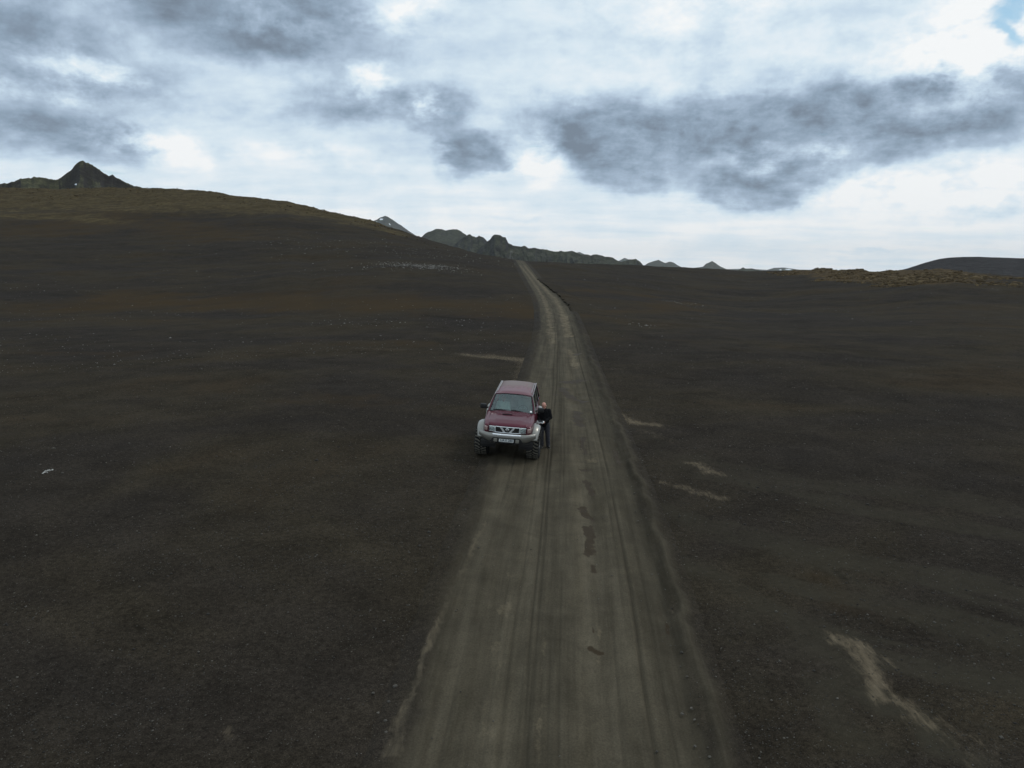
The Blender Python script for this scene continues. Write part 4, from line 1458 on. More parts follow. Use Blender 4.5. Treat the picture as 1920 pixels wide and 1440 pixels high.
    for ax, steer in ((FA, R(-3)), (RA, 0)):
        for s in (-1, 1):
            h = hub0 if first else hub0.copy()
            t = tyre0 if first else tyre0.copy()
            r_ = rim0 if first else rim0.copy()
            if not first:
                for q in (h, t, r_):
                    C.objects.link(q)
            first = False
            h.parent = car
            h.location = (s * 0.935, ax, WZ)
            h.scale = (1.12, 1.12, 1.12)
            h.rotation_euler = (random.uniform(0, 1), 0, (0 if s > 0 else math.pi) + steer)
            t.parent = h
            r_.parent = h
    # ---- grille
    bm = bmesh.new()
    gx = 0.415

    def gy(x):
        return yfront(x) - 0.005
    rows = [[(x, gy(x) + 0.03, z) for z in (0.985, 1.165)] for x in np.linspace(-gx, gx, 11)]
    quad_strip(bm, rows)
    gr = bm_obj('grille', bm, BLACKP, car)
    for k in range(4):
        z = 1.012 + 0.043 * k
        for s in (-1, 1):
            bm = bmesh.new()
            xi = 0.10 + 0.035 * k
            n = 6
            for i in range(n):
                xa, xb = xi + (gx - xi) * i / n, xi + (gx - xi) * (i + 1) / n
                add_tube(bm, (s * xa, gy(xa), z), (s * xb, gy(xb), z), 0.010, n=6)
            bm_obj('grille_slat', bm, DARKM, gr)
    for s in (-1, 1):
        bm = bmesh.new()
        a, b = Vector((s * 0.085, gy(0.085) - 0.012, 0.972)), Vector((s * 0.245, gy(0.245) - 0.012, 1.178))
        d = Vector((s * 0.040, 0, 0))
        add_slab(bm, [a - d, a + d, b + d, b - d], (0, 0.03, 0))
        bm_obj('chrome_bar', bm, CHROME, gr)
    for z, rad in ((1.178, 0.016), (0.974, 0.013)):
        bm = bmesh.new()
        xs = np.linspace(-gx - 0.01, gx + 0.01, 13)
        for xa, xb in zip(xs[:-1], xs[1:]):
            add_tube(bm, (xa, gy(xa) - 0.004, z), (xb, gy(xb) - 0.004, z), rad, n=6)
        bm_obj('chrome_strip', bm, CHROME, gr)
    bm = bmesh.new()
    for k in range(24):
        a, b = 2 * math.pi * k / 24, 2 * math.pi * (k + 1) / 24
        add_tube(bm, (0.052 * math.cos(a), gy(0) - 0.008, 1.095 + 0.046 * math.sin(a)), (0.052 * math.cos(b), gy(0) - 0.008, 1.095 + 0.046 * math.sin(b)), 0.010, n=5)
    add_box(bm, (0, gy(0) - 0.008, 1.095), (0.135, 0.014, 0.022), 0.004)
    bm_obj('emblem', bm, CHROME, gr)
    # ---- headlamps
    for s in (-1, 1):
        def hp(t, z, off=0.0):
            x = 0.43 + 0.265 * t
            return Vector((s * x, yfront(x) - 0.012 + off, z))
        bm = bmesh.new()
        rows = [[hp(t, 0.995 + 0.012 * t + (0.175 - 0.02 * t) * v, 0.055) for v in np.linspace(0, 1, 5)] for t in np.linspace(0, 1, 7)]
        quad_strip(bm, rows)
        for (p, q) in ((hp(0, 0.99), hp(1, 1.0)), (hp(0, 1.17), hp(1, 1.165)), (hp(0, 0.99), hp(0, 1.17))):
            add_tube(bm, p, q, 0.012, n=6)
        lamp = bm_obj('headlight', bm, LAMPW, car)
        bm = bmesh.new()
        cx = 0.56
        yy = yfront(cx)
        for r0, r1, d0, d1 in ((0.072, 0.058, -0.005, 0.02), (0.058, 0.025, 0.02, 0.045)):
            rowsr = [[(s * cx + r0 * math.cos(a), yy + d0, 1.08 + r0 * math.sin(a)) for a in np.linspace(0, 2 * math.pi, 21)[:-1]],
                     [(s * cx + r1 * math.cos(a), yy + d1, 1.08 + r1 * math.sin(a)) for a in np.linspace(0, 2 * math.pi, 21)[:-1]]]
            quad_strip(bm, rowsr, True)
        bm_obj('reflector', bm, CHROME, lamp, smooth=True)
        bm = bmesh.new()
        rows = [[hp(t, 0.99 + 0.012 * t + (0.18 - 0.02 * t) * v, -0.004 - 0.012 * math.sin(math.pi * v)) for v in np.linspace(0, 1, 7)] for t in np.linspace(0, 1, 9)]
        quad_strip(bm, rows)
        bm_obj('lens', bm, LENS, lamp, smooth=True)
        bm = bmesh.new()
        rows = []
        for k in range(7):
            t = k / 6
            hw = float(halfw(-2.17, 1.0))
            x = 0.705 + (hw + 0.006 - 0.705) * math.sin(t * math.pi / 2)
            y = -2.285 + 0.16 * (1 - math.cos(t * math.pi / 2)) + 0.02 * t
            rows.append([(s * (x + 0.004), y - 0.012, z) for z in (1.005 + 0.01 * t, 1.06, 1.11, 1.165 + 0.01 * t)])
        quad_strip(bm, rows)
        ind = bm_obj('indicator_lamp', bm, AMBER, car, smooth=True)
        so = ind.modifiers.new('t', 'SOLIDIFY')
        so.thickness = 0.012
    # ---- bumper
    def by(x):
        return -2.50 + 0.34 * (abs(x) / 1.0) ** 2.8
    bm = bmesh.new()
    sec = [(0.14, 0.955), (0.035, 0.955), (0.0, 0.915), (-0.008, 0.80), (0.02, 0.70), (0.07, 0.645), (0.16, 0.635)]
    for i, x in enumerate(np.linspace(-1.02, 1.02, 41)):
        pass
    rows = []
    for x in np.linspace(-1.02, 1.02, 45):
        lift = 0.10 * sstep(0.62, 1.02, abs(x))
        rows.append([(x, by(x) + d, z + (lift if z < 0.75 else 0.25 * lift if z < 0.85 else 0)) for d, z in sec])
    quad_strip(bm, rows)
    bump_o = bm_obj('front_bumper', bm, SILVER, car, smooth=True)
    so = bump_o.modifiers.new('t', 'SOLIDIFY')
    so.thickness = 0.012
    bm = bmesh.new()
    xs = np.linspace(-0.50, 0.50, 15)
    quad_strip(bm, [[(x, by(x) + d, z) for d, z in ((0.02, 0.965), (-0.012, 0.960), (-0.022, 0.935), (-0.020, 0.885), (-0.006, 0.872))] for x in xs])
    bm_obj('chrome_bumper_bar', bm, CHROME, bump_o, smooth=True)
    bm = bmesh.new()
    lp = []
    for x, z in ((-0.60, 0.648), (-0.50, 0.80), (-0.44, 0.835), (0.44, 0.835), (0.50, 0.80), (0.60, 0.648)):
        lp.append((x, z))
    top = []
    for x in np.linspace(-0.60, 0.60, 25):
        zt = np.interp(abs(x), [0, 0.44, 0.50, 0.60], [0.835, 0.835, 0.80, 0.66])
        top.append([(x, by(x) - 0.012, 0.645), (x, by(x) - 0.018, (0.645 + zt) / 2), (x, by(x) - 0.016, zt)])
    quad_strip(bm, top)
    bm_obj('bumper_recess', bm, BLACKP, bump_o)
    for s in (-1, 1):
        bm = bmesh.new()
        x = s * 0.385
        r = add_box(bm, (x, by(x) - 0.028, 0.742), (0.14, 0.03, 0.125), 0.03, rot=(0, 0, s * 0.06), segs=3)
        bm_obj('fog_lamp', bm, FOG, car)
    bm = bmesh.new()
    xs = np.linspace(-0.85, 0.85, 13)
    for xa, xb in zip(xs[:-1], xs[1:]):
        add_tube(bm, (xa, by(xa) + 0.02, 0.625), (xb, by(xb) + 0.02, 0.625), 0.016, n=6)
    bm_obj('lower_bar', bm, DARKM, car)
    # ---- number plate
    bm = bmesh.new()
    add_box(bm, (0, by(0) - 0.030, 0.748), (0.52, 0.012, 0.115), 0.006)
    plate = bm_obj('number_plate', bm, PLATEW, car)
    bm = bmesh.new()
    th = 0.008
    for c, sz in (((0, 0.062), (0.545, th)), ((0, -0.062), (0.545, th)), ((-0.268, 0), (th, 0.13)), ((0.268, 0), (th, 0.13))):
        add_box(bm, (c[0], by(0) - 0.032, 0.748 + c[1]), (sz[0], 0.018, sz[1]), 0.0)
    bm_obj('plate_frame', bm, BLACKP, plate)

    def letters(txt, x, size):
        cu = bpy.data.curves.new('plate_lettering', 'FONT')
        cu.body = txt
        cu.size = size
        cu.align_x = 'CENTER'
        cu.align_y = 'CENTER'
        cu.extrude = 0.0015
        cu.offset = 0.0022
        tmp = bpy.data.objects.new('plate_lettering', cu)
        C.objects.link(tmp)
        dg = bpy.context.evaluated_depsgraph_get()
        me = bpy.data.meshes.new_from_object(tmp.evaluated_get(dg))
        bpy.data.objects.remove(tmp)
        o = bpy.data.objects.new('plate_lettering', me)
        C.objects.link(o)
        me.materials.clear()
        me.materials.append(PLATEB)
        o.parent = plate
        o.rotation_euler = (R(90), 0, 0)
        o.location = (x, by(0) - 0.0375, 0.748)
        return o
    letters('UA', -0.135, 0.115)
    letters('E', -0.005, 0.105)
    letters('280', 0.145, 0.115)
    # ---- mirrors
    for s in (-1, 1):
        bm = bmesh.new()
        add_box(bm, (s * 1.075, -0.66, 1.515), (0.235, 0.11, 0.185), 0.04, rot=(0, 0, s * 0.12), segs=3)
        add_tube(bm, (s * 0.86, -0.62, 1.45), (s * 0.99, -0.65, 1.475), 0.035, 0.03, n=8)
        mo = bm_obj('wing_mirror', bm, BLACKP, car, angle=40)
        bm = bmesh.new()
        add_box(bm, (s * 1.078, -0.602, 1.515), (0.19, 0.006, 0.145), 0.002, rot=(0, 0, s * 0.12))
        bm_obj('mirror_glass', bm, CHROME, mo)
    # ---- interior
    bm = bmesh.new()
    add_box(bm, (0, 0.75, 0.78), (1.60, 3.2, 0.10))
    add_box(bm, (0, -0.83, 1.05), (1.60, 0.06, 0.6))
    bm_obj('cabin_floor', bm, DASH, car)
    bm = bmesh.new()
    add_box(bm, (0, -0.62, 1.32), (1.52, 0.42, 0.17), 0.05)
    add_box(bm, (0.38, -0.50, 1.40), (0.42, 0.20, 0.10), 0.04)
    bm_obj('dashboard', bm, DASH, car)
    bm = bmesh.new()
    cc = Vector((0.38, -0.28, 1.38))
    qr = Euler((R(62), 0, 0)).to_matrix()
    for k in range(20):
        a, b = 2 * math.pi * k / 20, 2 * math.pi * (k + 1) / 20
        add_tube(bm, cc + qr @ Vector((0.185 * math.cos(a), 0.185 * math.sin(a), 0)), cc + qr @ Vector((0.185 * math.cos(b), 0.185 * math.sin(b), 0)), 0.014, n=6)
    for a in (R(200), R(340), R(90)):
        add_tube(bm, cc, cc + qr @ Vector((0.18 * math.cos(a), 0.18 * math.sin(a), 0)), 0.014, n=5)
    add_tube(bm, cc, (0.38, -0.50, 1.34), 0.03, n=8)
    bm_obj('steering_wheel', bm, BLACKP, car)
    for x in (-0.38, 0.38):
        bm = bmesh.new()
        add_box(bm, (x, 0.12, 1.03), (0.52, 0.52, 0.18), 0.06, segs=3)
        add_box(bm, (x, 0.42, 1.36), (0.50, 0.14, 0.62), 0.06, rot=(R(-14), 0, 0), segs=3)
        add_box(bm, (x, 0.52, 1.74), (0.27, 0.10, 0.18), 0.04, rot=(R(-10), 0, 0), segs=3)
        add_tube(bm, (x - 0.06, 0.48, 1.6), (x - 0.06, 0.51, 1.72), 0.01, n=6)
        add_tube(bm, (x + 0.06, 0.48, 1.6), (x + 0.06, 0.51, 1.72), 0.01, n=6)
        bm_obj('seat', bm, SEAT, car, angle=45)
    bm = bmesh.new()
    add_box(bm, (0, 1.05, 1.05), (1.40, 0.50, 0.18), 0.06)
    add_box(bm, (0, 1.36, 1.36), (1.40, 0.14, 0.56), 0.06, rot=(R(-12), 0, 0))
    bm_obj('rear_bench', bm, SEAT, car)
    bm = bmesh.new()
    add_box(bm, (0, -0.33, 1.86), (0.24, 0.03, 0.065), 0.012)
    add_tube(bm, (0, -0.33, 1.88), (0, -0.30, 1.945), 0.01, n=6)
    bm_obj('interior_mirror', bm, BLACKP, car)
    # ---- chassis
    for ax in (FA, RA):
        bm = bmesh.new()
        add_tube(bm, (-0.75, ax, WZ), (0.75, ax, WZ), 0.055, n=10)
        r = bmesh.ops.create_uvsphere(bm, u_segments=14, v_segments=8, radius=0.15)
        for v in r['verts']:
            v.co = Vector((v.co.x * 1.0 + 0.18, v.co.y * 1.15 + ax, v.co.z + WZ))
        bm_obj('axle', bm, DARKM, car, smooth=True)
    bm = bmesh.new()
    for s in (-1, 1):
        add_box(bm, (s * 0.40, 0.0, 0.70), (0.09, 4.6, 0.14), 0.01)
    add_box(bm, (0, -0.3, 0.66), (0.5, 0.8, 0.2), 0.03)
    add_box(bm, (0, -2.1, 0.72), (1.1, 0.10, 0.16), 0.01)
    add_box(bm, (0, -1.4, 0.90), (0.8, 1.2, 0.3), 0.03)
    bm_obj('chassis', bm, DARKM, car)
    bm = bmesh.new()
    add_box(bm, (0, 2.50, 0.80), (1.80, 0.16, 0.22), 0.04)
    bm_obj('rear_bumper', bm, SILVER, car)
    for s in (-1, 1):
        bm = bmesh.new()
        add_box(bm, (s * 0.80, 2.445, 1.2), (0.14, 0.05, 0.34), 0.02)
        bm_obj('tail_lamp', bm, simple_mat('red_lens', (0.35, 0.02, 0.02), 0.25, 0, 0.5, 0.5, 0.1, 20) if s < 0 else bpy.data.materials['red_lens'], car)
    return car


CAR_YAW = R(-5.0)
CAR_ROLL = R(3.6)
CAR_MID = (951.5, 855)                       # ground point midway between the front tyres
car = build_car()
gp = at(*CAR_MID)
slope_rot = Matrix.Rotation(math.atan(SLOPE), 4, 'X')
Mcar = Matrix.Translation((gp[0], gp[1], gp[2] + 0.012)) @ slope_rot @ Matrix.Rotation(CAR_ROLL, 4, 'Y') @ Matrix.Rotation(CAR_YAW, 4, 'Z') @ Matrix.Scale(1.035, 4) @ Matrix.Translation((0, -FA, WR * 1.12 - WZ))
car.matrix_world = Mcar


# ------------------------------------------------------------------ people
def capsules(bm, chain):
    for p0, p1, r0, r1 in chain:
        p0, p1 = Vector(p0), Vector(p1)
        for p, r in ((p0, r0), (p1, r1)):
            q = bmesh.ops.create_uvsphere(bm, u_segments=14, v_segments=9, radius=r)
            for v in q['verts']:
                v.co += p
        if (p1 - p0).length > 1e-4:
            add_tube(bm, p0, p1, r0, r1, n=14)


def ellipsoid(bm, c, rad, rot=None):
    q = bmesh.ops.create_uvsphere(bm, u_segments=18, v_segments=12, radius=1.0)
    M = Matrix.Translation(c) @ (Euler(rot).to_matrix().to_4x4() if rot else Matrix.Identity(4)) @ Matrix.Diagonal((*rad, 1))
    for v in q['verts']:
        v.co = M @ v.co


def fuse(name, bm, mat, voxel=0.008, smooth=4, parent=None, wrinkle=0.0):
    """one continuous surface out of overlapping volumes"""
    me = bpy.data.meshes.new(name)
    bm.to_mesh(me)
    bm.free()
    tmp = bpy.data.objects.new('tmp', me)
    C.objects.link(tmp)
    r = tmp.modifiers.new('r', 'REMESH')
    r.mode = 'VOXEL'
    r.voxel_size = voxel
    r.use_smooth_shade = True
    sm = tmp.modifiers.new('s', 'SMOOTH')
    sm.factor = 0.5
    sm.iterations = smooth
    dg = bpy.context.evaluated_depsgraph_get()
    out = bpy.data.meshes.new_from_object(tmp.evaluated_get(dg))
    bpy.data.objects.remove(tmp)
    if wrinkle:
        n = len(out.vertices)
        co = np.empty(n * 3, np.float32)
        out.vertices.foreach_get('co', co)
        no = np.empty(n * 3, np.float32)
        out.vertices.foreach_get('normal', no)
        co, no = co.reshape(-1, 3), no.reshape(-1, 3)
        d = (fbm(co[:, 0] * 9 + co[:, 1] * 6, co[:, 2] * 16, 5, 3) - 0.5) * 2 * wrinkle
        co += no * d[:, None]
        out.vertices.foreach_set('co', co.ravel())
        out.update()
    o = bpy.data.objects.new(name, out)
    C.objects.link(o)
    out.materials.clear()
    out.materials.append(mat)
    if parent:
        o.parent = parent
    return o


SKIN = simple_mat('skin', (0.50, 0.245, 0.185), 0.5, 0, 0.4, 0, 0.10, 25)
SWEATER = simple_mat('black_sweater', (0.008, 0.008, 0.009), 0.95, 0, 0.15, 0, 0.3, 90)
TROUSER = simple_mat('charcoal_trousers', (0.042, 0.042, 0.049), 0.9, 0, 0.2, 0, 0.25, 60)
SHOE = simple_mat('dark_shoes', (0.030, 0.028, 0.025), 0.7, 0, 0.3, 0, 0.3, 40)
SOLE = simple_mat('pale_sole', (0.16, 0.15, 0.13), 0.8, 0, 0.3, 0, 0.2, 40)
EYE = simple_mat('dark_eye', (0.02, 0.015, 0.012), 0.3)
SHIRT = simple_mat('pale_shirt', (0.55, 0.57, 0.53), 0.9, 0, 0.2, 0, 0.12, 40)
HAIR = simple_mat('brown_hair', (0.10, 0.065, 0.045), 0.8, 0, 0.2, 0, 0.3, 60)


def head(bm, c, rot):
    """head of about 0.23 m; c is its centre, rot tilts it"""
    M = Matrix.Translation(c) @ Euler(rot).to_matrix().to_4x4() @ Matrix.Scale(1.09, 4)
    ell = ellipsoid

    def ellipsoid_(bm_, c_, rad, rot_):
        ell(bm_, c_, tuple(q * 1.09 for q in rad), rot_)
    P = lambda x, y, z: M @ Vector((x, y, z))
    ellipsoid_(bm, P(0, 0.012, 0.030), (0.076, 0.097, 0.088), rot)        # cranium
    ellipsoid_(bm, P(0, -0.028, -0.045), (0.058, 0.062, 0.072), rot)      # face and jaw
    ellipsoid_(bm, P(0, -0.062, -0.100), (0.026, 0.020, 0.020), rot)      # chin
    ellipsoid_(bm, P(0, -0.072, 0.022), (0.052, 0.018, 0.014), rot)       # brow
    capsules(bm, [(P(0, -0.084, 0.005), P(0, -0.108, -0.032), 0.010, 0.016)])   # nose
    ellipsoid_(bm, P(0, -0.086, -0.068), (0.027, 0.010, 0.011), rot)      # lips
    for s in (-1, 1):
        ellipsoid_(bm, P(s * 0.080, 0.012, -0.012), (0.010, 0.020, 0.032), rot)   # ear
        ellipsoid_(bm, P(s * 0.042, -0.062, -0.030), (0.022, 0.018, 0.018), rot)  # cheek
    return M


def hand(bm, wrist, palm_dir, thumb_dir, curl_dir, s=1.0):
    """palm, four unequal bent fingers and a thumb from the side of the palm"""
    w_, d, t, c = Vector(wrist), Vector(palm_dir).normalized(), Vector(thumb_dir).normalized(), Vector(curl_dir).normalized()
    for k in range(4):
        o = t * (0.030 - 0.020 * k)
        capsules(bm, [(w_ + o * 0.55, w_ + d * 0.085 + o, 0.017, 0.013)])
        ln = (0.040, 0.045, 0.042, 0.033)[k]
        a = w_ + d * 0.088 + o
        b = a + (d * 0.80 + c * 0.6).normalized() * ln
        e = b + (d * 0.15 + c * 1.0).normalized() * ln * 0.75
        f = e + (c * 0.9 - d * 0.5).normalized() * ln * 0.5
        capsules(bm, [(a, b, 0.0105, 0.0095), (b, e, 0.0095, 0.0085), (e, f, 0.0085, 0.0075)])
    a = w_ + d * 0.030 + t * 0.030
    b = a + (t * 0.7 + d * 0.7).normalized() * 0.042
    e = b + (d * 0.9 + c * 0.35).normalized() * 0.034
    capsules(bm, [(a, b, 0.014, 0.012), (b, e, 0.012, 0.010)])


def standing_person():
    sh = {-1: Vector((-0.165, 0.01, 1.425)), 1: Vector((0.165, 0.01, 1.425))}
    el = {-1: Vector((-0.232, 0.0, 1.165)), 1: Vector((0.240, 0.0, 1.17))}
    wr = {-1: Vector((-0.165, -0.255, 1.045)), 1: Vector((0.045, -0.270, 1.045))}
    hip = {-1: Vector((-0.090, 0.0, 0.92)), 1: Vector((0.095, 0.0, 0.92))}
    kn = {-1: Vector((-0.105, -0.03, 0.50)), 1: Vector((0.125, -0.02, 0.50))}
    an = {-1: Vector((-0.105, 0.03, 0.09)), 1: Vector((0.150, 0.02, 0.09))}
    hc, hr = Vector((-0.005, -0.105, 1.625)), (R(38), 0, R(-6))
    bm = bmesh.new()
    M = head(bm, hc, hr)
    capsules(bm, [((0, 0.0, 1.46), (0, -0.06, 1.56), 0.062, 0.056), ((0, 0.0, 1.0), (0, 0.02, 1.36), 0.115, 0.125), ((0, 0.02, 1.36), (0, 0.0, 1.46), 0.12, 0.075)])
    for s in (-1, 1):
        capsules(bm, [((s * 0.06, 0.01, 1.38), sh[s], 0.08, 0.056), (sh[s], el[s], 0.050, 0.040), (el[s], wr[s], 0.040, 0.026),
                      ((s * 0.05, 0, 0.98), hip[s], 0.10, 0.092), (hip[s], kn[s], 0.085, 0.056), (kn[s], an[s], 0.054, 0.038)])
        toe = Vector((-0.03, -1, 0)) if s < 0 else Vector((0.42, -0.9, 0)).normalized()
        capsules(bm, [(an[s], an[s] + toe * 0.13 + Vector((0, 0, -0.05)), 0.038, 0.028)])
    hand(bm, wr[-1], (0.25, -1, -0.15), (0.4, -0.3, 1), (1, -0.1, -0.2))
    hand(bm, wr[1], (-0.25, -1, -0.15), (-0.4, -0.3, 1), (-1, -0.1, -0.2))
    p = fuse('person', bm, SKIN, 0.006, 3)
    tag(p, 'bald person in black sweater standing beside the car, looking down at a controller', 'person')
    # eyes
    for s in (-1, 1):
        bm = bmesh.new()
        ellipsoid(bm, M @ Vector((s * 0.030, -0.083, 0.002)), (0.011, 0.006, 0.005), hr)
        bm_obj('eye', bm, EYE, p, smooth=True)
    # sweater
    bm = bmesh.new()
    capsules(bm, [((0, 0.005, 0.93), (0, 0.02, 1.12), 0.158, 0.155), ((0, 0.005, 1.0), (0, 0.02, 1.36), 0.155, 0.15), ((0, 0.0, 1.38), (0, -0.02, 1.46), 0.13, 0.10), ((-0.05, 0.005, 0.94), (-0.07, 0.02, 1.36), 0.135, 0.128), ((0.05, 0.005, 0.94), (0.07, 0.02, 1.36), 0.135, 0.128),
                  ((0, 0.02, 1.36), (0, -0.01, 1.475), 0.13, 0.082)])
    for s in (-1, 1):
        capsules(bm, [((s * 0.05, 0.01, 1.40), sh[s], 0.105, 0.078), (sh[s], el[s], 0.084, 0.070), (el[s], wr[s] + (el[s] - wr[s]).normalized() * 0.035, 0.068, 0.044)])
    fuse('sweater', bm, SWEATER, 0.010, 3, p, 0.010)
    # trousers
    bm = bmesh.new()
    capsules(bm, [((-0.05, 0, 0.96), (0.05, 0, 0.96), 0.125, 0.125)])
    for s in (-1, 1):
        capsules(bm, [((s * 0.06, 0.0, 0.97), hip[s], 0.115, 0.110), (hip[s], kn[s], 0.112, 0.086), (kn[s], an[s] + Vector((0, 0, 0.0)), 0.086, 0.078)])
    fuse('trousers', bm, TROUSER, 0.010, 3, p, 0.012)
    for s in (-1, 1):
        toe = Vector((-0.03, -1, 0)) if s < 0 else Vector((0.42, -0.9, 0)).normalized()
        a = an[s]
        bm = bmesh.new()
        capsules(bm, [(a + Vector((0, 0, -0.02)), a - toe * 0.045 + Vector((0, 0, -0.045)), 0.048, 0.042), (a, a + toe * 0.10 + Vector((0, 0, -0.042)), 0.050, 0.046), (a + toe * 0.10 + Vector((0, 0, -0.045)), a + toe * 0.175 + Vector((0, 0, -0.052)), 0.046, 0.036)])
        sh_ = fuse('shoe', bm, SHOE, 0.008, 2, p)
        bm = bmesh.new()
        m = a + toe * 0.065
        add_box(bm, (m.x, m.y, 0.012), (0.094, 0.285, 0.026), 0.010, rot=(0, 0, math.atan2(toe.x, -toe.y)))
        bm_obj('sole', bm, SOLE, sh_)
    return p, (wr[-1] + wr[1]) / 2


GREYPL = simple_mat('pale_grey_plastic', (0.72, 0.75, 0.75), 0.45, 0, 0.4, 0, 0.06, 40)
SCREEN = simple_mat('dark_screen', (0.02, 0.02, 0.022), 0.15)


def remote_controller():
    e = empty('remote_controller')
    tag(e, 'pale grey handheld remote controller held by the standing person', 'remote controller')
    bm = bmesh.new()
    add_box(bm, (0, 0, 0), (0.17, 0.10, 0.042), 0.018, segs=3)
    for s in (-1, 1):
        add_box(bm, (s * 0.068, 0.030, -0.012), (0.045, 0.09, 0.045), 0.018, rot=(R(-12), 0, s * 0.15), segs=3)
    bm_obj('controller_body', bm, GREYPL, e, angle=40)
    for s in (-1, 1):
        bm = bmesh.new()
        add_tube(bm, (s * 0.046, 0.004, 0.018), (s * 0.046, 0.004, 0.042), 0.006, 0.010, n=8)
        bm_obj('control_stick', bm, BLACKP, e)
        bm = bmesh.new()
        add_box(bm, (s * 0.052, -0.085, 0.018), (0.022, 0.085, 0.012), 0.004, rot=(R(14), 0, 0))
        bm_obj('antenna', bm, GREYPL, e)
    bm = bmesh.new()
    add_box(bm, (0, -0.078, 0.048), (0.160, 0.086, 0.012), 0.005, rot=(R(32), 0, 0))
    for s in (-1, 1):
        add_box(bm, (s * 0.05, -0.05, 0.022), (0.014, 0.03, 0.04), 0.003)
    ph = bm_obj('phone_holder', bm, GREYPL, e)
    bm = bmesh.new()
    add_box(bm, (0, -0.074, 0.0562), (0.142, 0.070, 0.003), 0.001, rot=(R(32), 0, 0))
    bm_obj('screen', bm, SCREEN, ph)
    return e


person, grip = standing_person()
fp = at(1020.5, 840)
Mp = Matrix.Translation((fp[0], fp[1], fp[2] + 0.012)) @ Matrix.Rotation(R(-12), 4, 'Z') @ Matrix.Scale(1.05, 4)
person.matrix_world = Mp
rc = remote_controller()
rc.matrix_world = Mp @ Matrix.Translation((grip.x, grip.y - 0.110, grip.z + 0.012)) @ Matrix.Rotation(R(18), 4, 'X') @ Matrix.Scale(1.18, 4)


def seated_person():
    bm = bmesh.new()
    hc, hr = Vector((0.0, -0.02, 0.62)), (R(14), 0, R(10))
    M = head(bm, hc, hr)
    capsules(bm, [((0, 0.02, 0.47), (0, 0.0, 0.55), 0.06, 0.055), ((0, 0.06, 0.08), (0, 0.03, 0.36), 0.12, 0.13), ((0, 0.03, 0.36), (0, 0.02, 0.45), 0.12, 0.07)])
    for s in (-1, 1):
        sh, el, wr = Vector((s * 0.19, 0.03, 0.42)), Vector((s * 0.25, -0.06, 0.16)), Vector((s * 0.09, -0.26, 0.11))
        hp_, kn, an = Vector((s * 0.10, 0.02, 0.05)), Vector((s * 0.13, -0.36, 0.06)), Vector((s * 0.12, -0.46, -0.16))
        capsules(bm, [((s * 0.06, 0.03, 0.38), sh, 0.08, 0.055), (sh, el, 0.048, 0.038), (el, wr, 0.038, 0.026), (hp_, kn, 0.085, 0.06), (kn, an, 0.055, 0.045)])
        hand(bm, wr, (-s * 0.5, -0.8, -0.2), (-s * 0.4, -0.2, 1), (-s * 0.3, -0.2, -1))
    p = fuse('person', bm, SKIN, 0.008, 3)
    tag(p, 'person in a pale shirt sitting behind the windscreen in the front passenger seat', 'person')
    bm = bmesh.new()
    capsules(bm, [((0, 0.05, 0.08), (0, 0.03, 0.36), 0.155, 0.155), ((-.06, 0.05, 0.08), (-.07, 0.03, 0.34), 0.14, 0.135), ((.06, 0.05, 0.08), (.07, 0.03, 0.34), 0.14, 0.135), ((0, 0.03, 0.36), (0, 0.02, 0.47), 0.13, 0.075)])
    for s in (-1, 1):
        sh, el, wr = Vector((s * 0.19, 0.03, 0.42)), Vector((s * 0.25, -0.06, 0.16)), Vector((s * 0.09, -0.26, 0.11))
        capsules(bm, [((s * 0.05, 0.03, 0.39), sh, 0.10, 0.074), (sh, el, 0.070, 0.058), (el, el.lerp(wr, 0.8), 0.058, 0.042)])
    fuse('shirt', bm, SHIRT, 0.012, 3, p, 0.008)
    bm = bmesh.new()
    for s in (-1, 1):
        hp_, kn, an = Vector((s * 0.10, 0.02, 0.05)), Vector((s * 0.13, -0.36, 0.06)), Vector((s * 0.12, -0.46, -0.16))
        capsules(bm, [((0, 0.04, 0.05), hp_, 0.12, 0.11), (hp_, kn, 0.104, 0.08), (kn, an, 0.08, 0.065)])
    fuse('trousers', bm, TROUSER, 0.012, 3, p)
    bm = bmesh.new()
    q = M @ Vector((0, 0.028, 0.045))
    ellipsoid(bm, q, (0.082, 0.098, 0.085), hr)
    bm_obj('hair', bm, HAIR, p, smooth=True)
    for s in (-1, 1):
        bm = bmesh.new()
        ellipsoid(bm, M @ Vector((s * 0.030, -0.083, 0.002)), (0.011, 0.006, 0.005), hr)
        bm_obj('eye', bm, EYE, p, smooth=True)
    return p


sp = seated_person()
sp.matrix_world = Mcar @ Matrix.Translation((-0.40, 0.10, 1.11)) @ Matrix.Scale(0.96, 4)


# ------------------------------------------------------------------ loose stones, outcrop rocks, cut bank
def stone_mat(name, lo, hi):
    m, w, out = new_mat(name)
    pos = w.node('ShaderNodeNewGeometry').outputs['Position']
    t = w.attr('tone').outputs['Fac']
    col = w.mix(t, lo, hi)
    col = w.vmath('SCALE', col, scale=w.smooth(w.noise(pos, 30.0, 3, 0.6), 0.3, 0.7, 0.7, 1.3, 'LINEAR'))
    principled(w, out, col, 0.95, 0, 0.1)
    return m


STONE = stone_mat('loose_stone', (0.028, 0.026, 0.024), (0.165, 0.15, 0.125))
TUFF = stone_mat('tan_tuff', (0.036, 0.026, 0.015), (0.145, 0.105, 0.058))
PUMICE = stone_mat('pale_pumice', (0.16, 0.155, 0.14), (0.52, 0.51, 0.48))

SCREE = stone_mat('grey_scree', (0.07, 0.066, 0.06), (0.30, 0.285, 0.26))

